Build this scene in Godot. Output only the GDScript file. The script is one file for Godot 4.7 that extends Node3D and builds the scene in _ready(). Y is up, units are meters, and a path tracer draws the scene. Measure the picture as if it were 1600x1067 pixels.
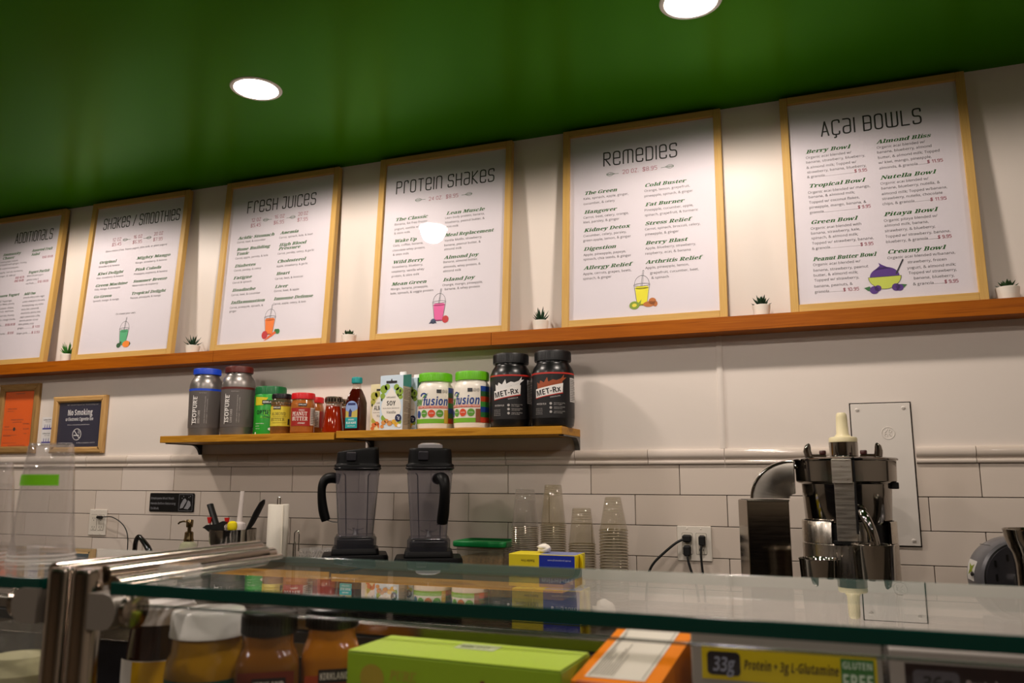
extends Node3D
# A juice bar's back wall: menu boards on a ledge, a shelf of tubs and jars, blenders and a juicer, seen over a glass display case.
# y is up, metres; the tiled wall is the plane z = 0, the floor y = -0.12.

const SHAKES := [
	["T","SHaKeS / SMOOTHIeS",-215,630,449,622], ["R","12 OZ",-147,564,51,564], ["R","$5.45",-146,541,54,540], ["L","",-85,565,46,562],
	["R","16 OZ",-21,565,50,565], ["R","$6.95",-22,540,53,540], ["L","",85,560,-45,560], ["R","20 OZ",99,567,51,566],
	["R","$7.95",99,540,53,538], ["D","(Base choice of ice, frozen yogurt, skim milk, or plant yogurt)",-181,513,363,510], ["H","Original",-210,459,104,458], ["D","Strawberry & banana",-210,440,125,440],
	["H","Kiwi Delight",-212,403,157,400], ["D","Kiwi, strawberry, & banana",-213,385,160,382], ["H","Green Machine",-214,346,193,344], ["D","Kale, mango, & pineapple",-215,330,153,328],
	["H","Go Green",-215,292,109,290], ["D","Spinach, mango, & mango",-215,274,155,274], ["H","Mighty Mango",13,459,196,453], ["D","Mango, strawberry, & banana",11,439,180,437],
	["H","Pink Colada",12,404,153,400], ["D","Pineapple, raspberry, & banana",10,385,192,383], ["H","Summer Breeze",11,348,195,343], ["D","Watermelon & raspberry",9,330,150,327],
	["H","Tropical Delight",9,291,199,287], ["D","Papaya, pineapple, & mango",8,272,174,270], ["D","Or create your own.",-66,202,117,203], ["cup","",-3,58,-14,137],
]
const JUICES := [
	["T","FreSH JUICeS",-172,614,346,609], ["R","12 OZ",-146,571,48,572], ["R","$5.45",-147,546,50,546], ["L","",-86,572,45,570],
	["R","16 OZ",-26,572,49,572], ["R","$6.95",-28,546,51,546], ["L","",78,568,-42,569], ["R","20 OZ",94,571,47,571],
	["R","$7.95",92,545,50,546], ["H","Acidic Stomach",-210,495,191,495], ["D","Carrot, beet, & cucumber",-211,478,148,477], ["H","Bone Building",-210,443,174,440],
	["H","Tonic",-211,423,68,427], ["D","Carrot, apple, parsley, & kale",-212,405,169,406], ["H","Diabetes",-212,368,110,367], ["D","Carrot, parsley, & celery",-212,350,140,351],
	["H","Fatigue",-212,314,96,312], ["D","Carrot & spinach",-213,295,98,297], ["H","Headache",-212,259,121,260], ["D","Carrot, beet, & cucumber",-213,240,149,243],
	["H","Inflammation",-212,204,175,205], ["D","Carrot, pineapple, spinach, &",-214,184,170,187], ["D","ginger",-214,168,36,168], ["H","Anemia",9,496,93,494],
	["D","Carrot, spinach, kale, & beet",7,477,167,475], ["H","High Blood",9,442,137,441], ["H","Pressure",7,425,110,423], ["D","Carrot, parsley, celery, & garlic",6,405,181,405],
	["H","Cholesterol",8,368,141,366], ["D","Apple, strawberry, & garlic",6,349,155,353], ["H","Heart",8,314,68,314], ["D","Carrot, beet, & broccoli",5,294,137,297],
	["H","Liver",7,257,65,259], ["D","Carrot, beet, & apple",5,240,124,242], ["H","Immune Defense",7,204,192,201], ["D","Carrot, apple, celery, & kale",6,184,161,185],
	["cup","",-2,57,-8,128],
]
const PROTEIN := [
	["T","PrOTeIn SHaKeS",-212,609,423,608], ["L","",-127,571,48,569], ["R","24 OZ.  $8.95",-64,562,126,559], ["L","",124,568,-48,570],
	["H","The Classic",-211,491,145,489], ["D","Banana, fat free frozen",-212,473,144,473], ["D","yogurt, vanilla whey,",-212,453,133,455], ["D","& skim milk",-212,435,71,436],
	["H","Wake Up",-210,400,100,401], ["D","Oats, coffee, banana,",-213,383,133,385], ["D","chocolate whey protein,",-214,363,143,366], ["D","& skim milk",-212,345,71,348],
	["H","Wild Berry",-212,311,138,314], ["D","Strawberry, blueberry,",-212,293,135,295], ["D","raspberry, vanilla whey",-213,274,143,277], ["D","protein, & skim milk",-212,255,121,258],
	["H","Mean Green",-211,220,154,223], ["D","Mango, banana, pineapple,",-212,202,162,205], ["D","kale, spinach, & veggie protein",-212,184,185,185], ["H","Lean Muscle",14,492,163,494],
	["D","Lean body protein, banana,",11,475,166,476], ["D","blueberry, peanut butter, &",12,456,166,458], ["D","skim milk",13,438,56,439], ["H","Meal Replacement",12,401,205,402],
	["D","Vanilla MetRx, strawberry,",12,381,157,385], ["D","banana, peanut butter, &",12,362,153,366], ["D","almond milk",12,345,74,348], ["H","Almond Joy",12,309,146,313],
	["D","Banana, almond butter,",11,293,144,294], ["D","almonds, whey protein, &",12,273,155,278], ["D","almond milk",12,256,75,259], ["H","Island Joy",12,219,134,227],
	["D","Orange, mango, pineapple,",12,200,166,205], ["D","banana, & whey protein",22,183,145,185], ["cup","",1,62,-4,134],
]
const REMEDIES := [
	["T","ReMeDIeS",-134,608,265,611], ["L","",-127,573,49,572], ["R","20 OZ.  $8.95",-64,568,124,565], ["L","",122,573,-48,571],
	["H","The Green",-209,503,124,503], ["D","Kale, spinach, apple, ginger,",-211,484,167,485], ["D","cucumber, & celery",-211,464,117,463], ["H","Hangover",-209,429,122,428],
	["D","Carrot, beet, celery, orange,",-211,410,167,413], ["D","kiwi, parsley, & ginger",-211,392,133,393], ["H","Kidney Detox",-210,358,171,360], ["D","Cucumber, celery, parsley,",-211,339,158,342],
	["D","green apple, lemon, & ginger",-212,321,175,323], ["H","Digestion",-211,286,121,288], ["D","Apple, pineapple, papaya,",-211,266,156,271], ["D","spinach, chia seeds, & ginger",-211,249,174,253],
	["H","Allergy Relief",-211,214,178,219], ["D","Apple, carrots, grapes, beets,",-212,194,176,200], ["D","spinach, & ginger",-212,176,104,178], ["H","Cold Buster",15,505,147,505],
	["D","Orange, lemon, grapefruit,",14,486,160,488], ["D","pineapple, spinach, & ginger",14,466,170,469], ["H","Fat Burner",15,431,139,434], ["D","Pineapple, cucumber, apple,",14,412,170,414],
	["D","spinach, grapefruit, & turmeric",14,393,186,397], ["H","Stress Relief",14,359,163,362], ["D","Carrot, spinach, broccoli, celery,",14,340,192,342], ["D","pineapple, & ginger",15,321,117,324],
	["H","Berry Blast",14,286,148,290], ["D","Apple, blueberry, strawberry,",14,268,175,272], ["D","raspberry, acai, & banana",14,249,157,254], ["H","Arthritis Relief",13,215,196,219],
	["D","Apple, pineapple, lemon,",13,196,151,203], ["D","grapefruit, cucumber, beet,",30,176,166,181], ["D","& spinach",34,158,60,162], ["cup","",-0,64,1,136],
]
const ACAI := [
	["T","AÇaI BOWLS",-156,609,307,612], ["H","Berry Bowl",-211,553,142,554], ["D","Organic acai blended w/",-211,534,144,533], ["D","banana, strawberry, blueberry,",-211,517,185,518],
	["D","& almond milk; Topped w/",-211,498,157,497], ["D","strawberry, banana, blueberry,",-210,481,185,482], ["D","& granola..........................",-211,464,148,463], ["R","$ 9.95",-61,465,37,465],
	["H","Tropical Bowl",-209,429,177,429], ["D","Organic acai blended w/ mango,",-211,408,193,409], ["D","banana, & almond milk;",-210,392,144,392], ["D","Topped w/ coconut flakes,",-210,373,157,375],
	["D","pineapple, mango, banana, &",-210,355,177,356], ["D","granola..............................",-210,337,149,336], ["R","$ 9.95",-59,338,37,338], ["H","Green Bowl",-209,300,145,305],
	["D","Organic acai blended with",-210,281,156,283], ["D","banana, strawberry, kale,",-210,264,152,266], ["D","spinach, & almond milk;",-210,247,144,247], ["D","Topped w/ strawberry, banana,",-209,229,189,231],
	["D","& granola..........................",-210,211,148,208], ["R","$ 9.95",-60,210,37,211], ["H","Peanut Butter Bowl",-210,172,194,176], ["D","Organic acai blended w/",-210,155,145,158],
	["D","banana, strawberry, peanut",-210,136,167,141], ["D","butter, & almond milk;",-210,119,135,120], ["D","Topped w/ strawberry,",-209,102,136,104], ["D","banana, peanuts, &",-210,82,117,84],
	["D","granola............",-210,63,86,63], ["R","$ 10.95",-122,63,46,66], ["H","Almond Bliss",11,556,164,558], ["D","Organic acai blended w/",12,538,144,541],
	["D","banana, blueberry, almond",12,521,162,522], ["D","butter, & almond milk; Topped",13,502,183,503], ["D","w/ kiwi, mango, pineapple,",13,484,158,484], ["D","almonds, & granola........",14,465,143,466],
	["R","$ 11.95",158,467,44,468], ["H","Nutella Bowl",14,429,165,433], ["D","Organic acai blended w/",14,411,142,413], ["D","banana, blueberry, nutella, &",15,394,173,395],
	["D","almond milk; Topped w/banana,",15,375,192,377], ["D","strawberry, nutella, chocolate",15,358,177,358], ["D","chips, & granola.............",15,340,140,338], ["R","$ 11.95",156,338,45,340],
	["H","Pitaya Bowl",15,302,158,307], ["D","Organic pitaya blended w/",15,283,156,286], ["D","almond milk, banana,",15,266,129,268], ["D","strawberry, & blueberry;",15,248,146,250],
	["D","Topped w/ strawberry, banana,",15,229,188,231], ["D","blueberry, & granola........",16,211,150,211], ["R","$ 9.95",167,211,37,212], ["H","Creamy Bowl",17,175,168,179],
	["D","Organic acai blended w/banana,",16,157,194,159], ["D","strawberry, frozen",73,138,111,140], ["D","yogurt, & almond milk;",70,119,138,123], ["D","Topped w/ strawberry,",73,102,136,104],
	["D","banana, blueberry,",87,84,114,85], ["D","& granola........",83,65,88,66], ["R","$ 9.95",173,65,37,66], ["bowl","",3,60,4,106],
]
const ADDL := [
	["T","ADDITIOnaLS",-39,622,247,619], ["H","Immunity",-108,562,122,561], ["H","Chaser",-107,543,81,542], ["D","Lemon, ginger, tumeric",-118,526,119,526],
	["D","(topped with ginger, honey,",-116,511,180,511], ["D","& cayenne pepper,",-113,491,128,493], ["D","apple, carrot, turmeric,",-113,470,161,478], ["D","ginger, & celery)",-112,451,111,453],
	["R",".12 OZ / $ 2.75",3,434,59,439], ["R",".12 OZ / $ 4.95",0,418,62,423], ["H","Frozen Yogurt",-105,346,154,346], ["D","12 OZ Toppings:",-103,320,109,322],
	["D","Coconut flakes, pecans,",-103,304,129,310], ["D","chocolate chips,",-102,283,129,288], ["D","almonds, walnuts,",-101,267,132,270], ["D","strawberries, honey,",-100,245,139,251],
	["D","chia seeds, mango chunks,",-99,224,149,229], ["D","blueberries........",-96,197,83,200], ["R","$ 5.50 / $ 7.00",-10,197,63,204], ["D","Each extra topping.......",-89,155,100,159],
	["R","$ 0.50",15,155,37,160], ["H","Assorted Fruit",86,565,137,562], ["H","Salad",87,545,56,547], ["R","12 OZ / $ 4.95",164,525,69,525],
	["H","Yogurt Parfait",85,453,141,454], ["D","Made with plain yogurt,",83,437,106,439], ["D","granola, honey, &",84,417,78,419], ["D","real fruits........",83,398,74,401],
	["R","12 OZ / $ 6.95",159,401,69,404], ["H","Add Ons",80,344,77,349], ["D","Almonds, whey protein, veggie",81,327,137,331], ["D","protein, wheat germ, chia seeds,",81,307,145,312],
	["D","flaxseed, ginseng, oats, mullein",81,287,140,291], ["D","lemon, fiber, coconut milk,",81,268,115,272], ["D","almond butter, spirulina, hemp",80,249,129,255], ["D","yogurt, peanut butter, coffee,",80,230,130,234],
	["D","almonds, peanuts, coconut",79,212,122,215], ["D","flakes, granola, scoop",76,194,101,197], ["D","ginger...............",75,175,95,177], ["R","$ 1.00",173,176,46,180],
	["D","Ginger, garlic........",75,149,94,150], ["R","$ 0.50",173,148,51,152],
]

class Geo:
	var v := PackedVector3Array()
	var n := PackedVector3Array()
	var idx := PackedInt32Array()

	func tri(a: Vector3, b: Vector3, c: Vector3, na: Vector3, nb: Vector3, nc: Vector3) -> void:   # counter-clockwise from outside
		var k := v.size()
		v.append_array([a, b, c])
		n.append_array([na, nb, nc])
		idx.append_array([k, k + 2, k + 1])

	func quad(a: Vector3, b: Vector3, c: Vector3, d: Vector3) -> void:
		var m := (b - a).cross(d - a).normalized()
		if m == Vector3.ZERO:
			m = (c - b).cross(d - b).normalized()
		tri(a, b, c, m, m, m)
		tri(a, c, d, m, m, m)

	func quadn(a: Vector3, b: Vector3, c: Vector3, d: Vector3, na: Vector3, nb: Vector3, nc: Vector3, nd: Vector3) -> void:
		var k := v.size()
		v.append_array([a, b, c, d])
		n.append_array([na, nb, nc, nd])
		idx.append_array([k, k + 2, k + 1, k, k + 3, k + 2])

	func box(c: Vector3, s: Vector3, bev := 0.0, turn := Basis()) -> Geo:
		var h := s * 0.5
		bev = minf(bev, minf(h.x, minf(h.y, h.z)) * 0.98)
		var ax := [Vector3.RIGHT, Vector3.UP, Vector3.BACK]
		var P := {}
		for sx in [-1, 1]:
			for sy in [-1, 1]:
				for sz in [-1, 1]:
					for f in 3:
						var q := Vector3(sx * (h.x - bev), sy * (h.y - bev), sz * (h.z - bev))
						q[f] = [sx, sy, sz][f] * h[f]
						P[[sx, sy, sz, f]] = turn * q + c
		var N := func(f: int, s_: int) -> Vector3: return turn * (ax[f] * float(s_))
		for f in 3:
			var g := (f + 1) % 3
			var k := (f + 2) % 3
			for s1 in [-1, 1]:
				var cs := []
				for w in [[-1, -1], [1, -1], [1, 1], [-1, 1]]:
					var key := [0, 0, 0, f]
					key[f] = s1
					key[g] = w[0]
					key[k] = w[1]
					cs.append(P[key])
				var m: Vector3 = N.call(f, s1)
				if s1 < 0:
					cs.reverse()
				quadn(cs[0], cs[1], cs[2], cs[3], m, m, m, m)
				if bev <= 0.0:
					continue
				for s2 in [-1, 1]:      # edge between face f (s1) and face g (s2), running along k
					var e := []
					for sk in [-1, 1]:
						var key := [0, 0, 0, f]
						key[f] = s1
						key[g] = s2
						key[k] = sk
						var key2 := key.duplicate()
						key2[3] = g
						e.append([P[key], P[key2]])
					var n1: Vector3 = N.call(f, s1)
					var n2: Vector3 = N.call(g, s2)
					if s1 * s2 > 0:
						quadn(e[0][0], e[0][1], e[1][1], e[1][0], n1, n2, n2, n1)
					else:
						quadn(e[1][0], e[1][1], e[0][1], e[0][0], n1, n2, n2, n1)
		if bev > 0.0:
			for sx in [-1, 1]:
				for sy in [-1, 1]:
					for sz in [-1, 1]:
						var a: Vector3 = P[[sx, sy, sz, 0]]
						var b: Vector3 = P[[sx, sy, sz, 1]]
						var d: Vector3 = P[[sx, sy, sz, 2]]
						var na: Vector3 = N.call(0, sx)
						var nb: Vector3 = N.call(1, sy)
						var nd: Vector3 = N.call(2, sz)
						if sx * sy * sz > 0:
							tri(a, b, d, na, nb, nd)
						else:
							tri(a, d, b, na, nd, nb)
		return self

	# profile of (radius, height) from the bottom up for an outside surface
	func lathe(prof: Array, seg := 32, xf := Transform3D(), a0 := 0.0, a1 := TAU, soft := 0.8) -> Geo:
		var m := prof.size()
		var sn := []
		for j in m - 1:
			var d: Vector2 = prof[j + 1] - prof[j]
			sn.append(Vector2(d.y, -d.x).normalized())
		for j in m - 1:
			var nl: Vector2 = sn[j]
			var nh: Vector2 = sn[j]
			if j > 0 and sn[j].dot(sn[j - 1]) > soft:
				nl = (sn[j] + sn[j - 1]).normalized()
			if j < m - 2 and sn[j].dot(sn[j + 1]) > soft:
				nh = (sn[j] + sn[j + 1]).normalized()
			for i in seg:
				var p := a0 + (a1 - a0) * i / seg
				var q := a0 + (a1 - a0) * (i + 1) / seg
				var u := Vector3(sin(p), 0, cos(p))
				var w := Vector3(sin(q), 0, cos(q))
				var lo: Vector2 = prof[j]
				var hi: Vector2 = prof[j + 1]
				quadn(xf * (u * lo.x + Vector3(0, lo.y, 0)), xf * (w * lo.x + Vector3(0, lo.y, 0)), xf * (w * hi.x + Vector3(0, hi.y, 0)), xf * (u * hi.x + Vector3(0, hi.y, 0)),
					xf.basis * (u * nl.x + Vector3(0, nl.y, 0)), xf.basis * (w * nl.x + Vector3(0, nl.y, 0)), xf.basis * (w * nh.x + Vector3(0, nh.y, 0)), xf.basis * (u * nh.x + Vector3(0, nh.y, 0)))
		return self

	func tube(pts: Array, rad, seg := 10, closed := false, flat_ := Vector2.ONE) -> Geo:
		var m := pts.size()
		var rings := []
		var up := Vector3.UP
		for j in m:
			var t: Vector3
			if closed:
				t = (pts[(j + 1) % m] - pts[(j + m - 1) % m]).normalized()
			else:
				t = (pts[mini(j + 1, m - 1)] - pts[maxi(j - 1, 0)]).normalized()
			if j == 0 and absf(t.dot(up)) > 0.9:
				up = Vector3.BACK
			var a := (up - t * up.dot(t)).normalized()
			if a.length() < 0.5:
				a = t.cross(Vector3.RIGHT).normalized()
			up = a
			var b := t.cross(a)
			var r: float = rad[j] if rad is Array else rad
			var ring := []
			for i in seg:
				var p := TAU * i / seg
				var d := a * cos(p) * flat_.x + b * sin(p) * flat_.y
				ring.append([pts[j] + d * r, (a * cos(p) / flat_.x + b * sin(p) / flat_.y).normalized()])
			rings.append(ring)
		for j in (m if closed else m - 1):
			var A: Array = rings[j]
			var B: Array = rings[(j + 1) % m]
			for i in seg:
				var k := (i + 1) % seg
				quadn(A[i][0], A[k][0], B[k][0], B[i][0], A[i][1], A[k][1], B[k][1], B[i][1])
		if not closed:
			for e in [0, m - 1]:
				var t2: Vector3 = (pts[0] - pts[1]).normalized() if e == 0 else (pts[m - 1] - pts[m - 2]).normalized()
				for i in seg:
					var k := (i + 1) % seg
					if e == 0:
						tri(pts[e], rings[e][k][0], rings[e][i][0], t2, t2, t2)
					else:
						tri(pts[e], rings[e][i][0], rings[e][k][0], t2, t2, t2)
		return self

	# stacked rings (same count), smooth
	func loft(rings: Array, cap_lo := true, cap_hi := true) -> Geo:
		var m := rings.size()
		var s: int = rings[0].size()
		var nn := []
		for j in m:
			var row := []
			for i in s:
				var dv: Vector3 = rings[mini(j + 1, m - 1)][i] - rings[maxi(j - 1, 0)][i]
				var du: Vector3 = rings[j][(i + 1) % s] - rings[j][(i + s - 1) % s]
				row.append(du.cross(dv).normalized())
			nn.append(row)
		for j in m - 1:
			for i in s:
				var k := (i + 1) % s
				quadn(rings[j][i], rings[j][k], rings[j + 1][k], rings[j + 1][i], nn[j][i], nn[j][k], nn[j + 1][k], nn[j + 1][i])
		for e in [0, m - 1]:
			if (e == 0 and not cap_lo) or (e > 0 and not cap_hi):
				continue
			var c := Vector3.ZERO
			for q in rings[e]:
				c += q / s
			for i in s:
				var k := (i + 1) % s
				var a: Vector3 = rings[e][i]
				var b: Vector3 = rings[e][k]
				var nrm: Vector3 = (b - c).cross(a - c).normalized() if e == 0 else (a - c).cross(b - c).normalized()
				if e == 0:
					tri(c, b, a, nrm, nrm, nrm)
				else:
					tri(c, a, b, nrm, nrm, nrm)
		return self

	# polygon in x, y (any winding), extruded from z0 to z1
	func prism(poly: PackedVector2Array, z0: float, z1: float, xf := Transform3D(), caps := true) -> Geo:
		if Geometry2D.is_polygon_clockwise(poly):
			poly.reverse()
		if caps:
			var t := Geometry2D.triangulate_polygon(poly)
			for i in range(0, t.size(), 3):
				var a := poly[t[i]]
				var b := poly[t[i + 1]]
				var c := poly[t[i + 2]]
				if (b - a).cross(c - a) < 0.0:
					var w := b
					b = c
					c = w
				var nf := xf.basis * Vector3.BACK
				tri(xf * Vector3(a.x, a.y, z1), xf * Vector3(b.x, b.y, z1), xf * Vector3(c.x, c.y, z1), nf, nf, nf)
				if z0 != z1:
					tri(xf * Vector3(a.x, a.y, z0), xf * Vector3(c.x, c.y, z0), xf * Vector3(b.x, b.y, z0), -nf, -nf, -nf)
		if z0 != z1:
			var m := poly.size()
			for i in m:
				var a := poly[i]
				var b := poly[(i + 1) % m]
				var d := (b - a).normalized()
				var nrm := Vector2(d.y, -d.x)
				var pa := poly[(i + m - 1) % m]
				var pb := poly[(i + 2) % m]
				var d0 := (a - pa).normalized()
				var d2 := (pb - b).normalized()
				var na := (nrm + Vector2(d0.y, -d0.x)).normalized() if d.dot(d0) > 0.8 else nrm
				var nb := (nrm + Vector2(d2.y, -d2.x)).normalized() if d.dot(d2) > 0.8 else nrm
				var wa := xf.basis * Vector3(na.x, na.y, 0)
				var wb := xf.basis * Vector3(nb.x, nb.y, 0)
				quadn(xf * Vector3(a.x, a.y, z0), xf * Vector3(b.x, b.y, z0), xf * Vector3(b.x, b.y, z1), xf * Vector3(a.x, a.y, z1), wa, wb, wb, wa)
		return self

	# a flat shape laid on a mapped surface: map takes Vector2, gives Vector3
	func print_poly(poly: PackedVector2Array, map: Callable) -> Geo:
		var t := Geometry2D.triangulate_polygon(poly)
		for i in range(0, t.size(), 3):
			print_tri(poly[t[i]], poly[t[i + 1]], poly[t[i + 2]], map)
		return self

	func print_tri(a: Vector2, b: Vector2, c: Vector2, map: Callable, depth := 0) -> void:
		if (b - a).cross(c - a) < 0.0:
			var w := b
			b = c
			c = w
		var A: Vector3 = map.call(a)
		var B: Vector3 = map.call(b)
		var C: Vector3 = map.call(c)
		if depth < 5:      # a curved surface: split what would cut through it
			var M1: Vector3 = map.call((a + b) / 2)
			var M2: Vector3 = map.call((b + c) / 2)
			var M3: Vector3 = map.call((c + a) / 2)
			if M1.distance_to((A + B) / 2) > 0.00018 or M2.distance_to((B + C) / 2) > 0.00018 or M3.distance_to((C + A) / 2) > 0.00018:
				var l := [a.distance_squared_to(b), b.distance_squared_to(c), c.distance_squared_to(a)]
				if l[0] >= l[1] and l[0] >= l[2]:
					print_tri(a, (a + b) / 2, c, map, depth + 1)
					print_tri((a + b) / 2, b, c, map, depth + 1)
				elif l[1] >= l[2]:
					print_tri(a, b, (b + c) / 2, map, depth + 1)
					print_tri(a, (b + c) / 2, c, map, depth + 1)
				else:
					print_tri(a, b, (c + a) / 2, map, depth + 1)
					print_tri((c + a) / 2, b, c, map, depth + 1)
				return
		var m := (B - A).cross(C - A).normalized()
		tri(A, B, C, m, m, m)

	func print_rect(x0: float, y0: float, x1: float, y1: float, map: Callable, steps := 1) -> Geo:
		for i in steps:
			var a := lerpf(x0, x1, float(i) / steps)
			var b := lerpf(x0, x1, float(i + 1) / steps)
			print_tri(Vector2(a, y0), Vector2(b, y0), Vector2(b, y1), map)
			print_tri(Vector2(a, y0), Vector2(b, y1), Vector2(a, y1), map)
		return self

	func print_disc(x: float, y: float, rx: float, ry: float, map: Callable, seg := 20) -> Geo:
		for i in seg:
			var p := TAU * i / seg
			var q := TAU * (i + 1) / seg
			print_tri(Vector2(x, y), Vector2(x + rx * cos(p), y + ry * sin(p)), Vector2(x + rx * cos(q), y + ry * sin(q)), map)
		return self

	func print_line(pts: Array, w: float, map: Callable, closed := false) -> Geo:
		var m := pts.size()
		for i in (m if closed else m - 1):
			var a: Vector2 = pts[i]
			var b: Vector2 = pts[(i + 1) % m]
			var d := (b - a).normalized() * w * 0.5
			var s := Vector2(-d.y, d.x)
			a -= d * 0.6
			b += d * 0.6
			print_tri(a - s, b - s, b + s, map)
			print_tri(a - s, b + s, a + s, map)
		return self

	func quadbox(w: float, h: float, d: float) -> Geo:      # a carton: flat sided, its top rising to the back
		var a := [Vector3(-w / 2, 0, d / 2), Vector3(w / 2, 0, d / 2), Vector3(w / 2, 0, -d / 2), Vector3(-w / 2, 0, -d / 2)]
		var b := [Vector3(-w / 2, h, d / 2), Vector3(w / 2, h, d / 2), Vector3(w / 2, h * 1.05, -d / 2), Vector3(-w / 2, h * 1.05, -d / 2)]
		for i in 4:
			quad(a[i], a[(i + 1) % 4], b[(i + 1) % 4], b[i])
		quad(b[0], b[1], b[2], b[3])
		quad(a[3], a[2], a[1], a[0])
		return self

	func mesh() -> ArrayMesh:
		var a := []
		a.resize(Mesh.ARRAY_MAX)
		a[Mesh.ARRAY_VERTEX] = v
		a[Mesh.ARRAY_NORMAL] = n
		a[Mesh.ARRAY_INDEX] = idx
		var m := ArrayMesh.new()
		m.add_surface_from_arrays(Mesh.PRIMITIVE_TRIANGLES, a)
		return m


# ---------------------------------------------------------------- lettering
const STROKES := {
	"A": "00!2A!40! 13!33!", "a": "0A!4A400005.45!", "B": "05!4545.40.00!0A!4A.45!", "C": "48!4A0A004042!", "Ç": "48!4A0A004042! 20!2y.1y!", "D": "00!0A!4A4000!", "e": "05!45!4A0A004042!", "E": "4A!0A!00!40! 05!35!",
	"F": "00!0A!4A! 05!35!", "r": "00!0A3A38!", "R": "00!0A!4A4505! 15!40!", "H": "00!0A! 40!4A! 05!45!", "I": "00!0A!", "J": "0A!3A!300002!", "K": "00!0A! 4A!05!40!", "L": "0A!00!40!", "M": "00!0A6A60! 30!3A!", "m": "00!0A6A60! 30!3A!",
	"N": "00!0A4A40!", "n": "00!0A4A40!", "O": "0A4A4000c", "P": "00!0A!4A4505!", "S": "48!4A0A0545400002!", "T": "0A!4A! 20!2A!", "U": "0A!00404A!", "W": "0A!00606A! 30!3A!", "Z": "0A!4A!00!40!", "/": "00!3A!",
	"0": "0A4A4000c", "1": "08!2A!20!", "2": "08!0A4A4600!40!", "3": "0A!4A!16!464000!", "4": "30!3A!03!43!", "5": "4A!0A!06!464000!", "6": "4A!0A004045.05!", "7": "0A!4A!10!", "8": "054540.00c 0A4A4505c", "9": "00!404A0A0545!",
	"$": "48!4A0A0545400002! 2z!2B!", ".": "00!01!",
}
const WIDE := {"M": 6, "m": 6, "W": 6, "I": 0, "r": 3, "J": 3, "/": 3, ".": 0, "1": 2}


func stroke_text(g: Geo, s: String, x: float, y: float, w: float, cap: float, thick: float, map: Callable) -> void:
	var total := 0.0
	for ch in s:
		total += (3.0 if ch == " " else float(WIDE.get(ch, 4)) + 2.2)
	total -= 2.2
	var sx := w / total
	var sy := cap / 10.0
	var px := 0.0
	for ch in s:
		if ch == " ":
			px += 3.0
			continue
		for part_ in STROKES.get(ch, "").split(" "):
			var pts := []
			var sharp := []
			var closed := false
			var i := 0
			while i < part_.length():
				if part_[i] == "c":
					closed = true
					break
				var yc: String = part_[i + 1]
				var yy := 10.0 if yc == "A" else 11.2 if yc == "B" else -2.0 if yc == "y" else -1.2 if yc == "z" else float(yc)
				pts.append(Vector2(x + (px + float(part_[i])) * sx, y + yy * sy))
				i += 2
				var sh := 0
				if i < part_.length() and part_[i] in ["!", "."]:
					sh = 1 if part_[i] == "!" else 2
					i += 1
				sharp.append(sh)
			var out := []
			var m := pts.size()
			for j in m:
				if sharp[j] == 1 or (not closed and (j == 0 or j == m - 1)):
					out.append(pts[j])
					continue
				var a: Vector2 = pts[(j + m - 1) % m]
				var b: Vector2 = pts[j]
				var c: Vector2 = pts[(j + 1) % m]
				var r := minf(1.7 * sx, minf(a.distance_to(b), b.distance_to(c)) * 0.5)
				for k in 4:
					var t := k / 3.0
					var p1 := b.move_toward(a, r)
					var p2 := b.move_toward(c, r)
					out.append(p1.lerp(b, t).lerp(b.lerp(p2, t), t))
			g.print_line(out, thick, map, closed)
		px += float(WIDE.get(ch, 4)) + 2.2


var fonts := {}
var glyphs := {}


func font(which: String) -> Array:      # [font, cap height in pixels, baseline]
	if not fonts.has(which):
		var f := SystemFont.new()
		f.font_names = PackedStringArray(["Droid Serif" if which.begins_with("serif") else "Droid Sans"])
		f.font_weight = 700 if which.ends_with("bold") else 400
		var t := TextMesh.new()
		t.font = f
		t.font_size = 32
		t.pixel_size = 1.0
		t.depth = 0.0
		t.curve_step = 2.0
		t.text = "H"
		var b := t.get_aabb()
		fonts[which] = [f, b.size.y, b.position.y]
	return fonts[which]


func glyph_tris(which: String, s: String, step: float) -> Array:
	var key := which + s + str(step)
	if not glyphs.has(key):
		var f := font(which)
		var t := TextMesh.new()
		t.font = f[0]
		t.font_size = 32
		t.pixel_size = 1.0
		t.depth = 0.0
		t.curve_step = step
		t.horizontal_alignment = HORIZONTAL_ALIGNMENT_LEFT
		t.text = s
		var arr := t.get_mesh_arrays()
		var vs: PackedVector3Array = arr[Mesh.ARRAY_VERTEX]
		var ix = arr[Mesh.ARRAY_INDEX]
		var pts := PackedVector2Array()
		if ix == null or ix.is_empty():
			for q in vs:
				pts.append(Vector2(q.x, q.y - f[2]) / f[1])
		else:
			for k in ix:
				pts.append(Vector2(vs[k].x, vs[k].y - f[2]) / f[1])
		var x0 := 1e9
		var x1 := -1e9
		for q in pts:
			x0 = minf(x0, q.x)
			x1 = maxf(x1, q.x)
		glyphs[key] = [pts, x0, x1]
	return glyphs[key]


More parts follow.
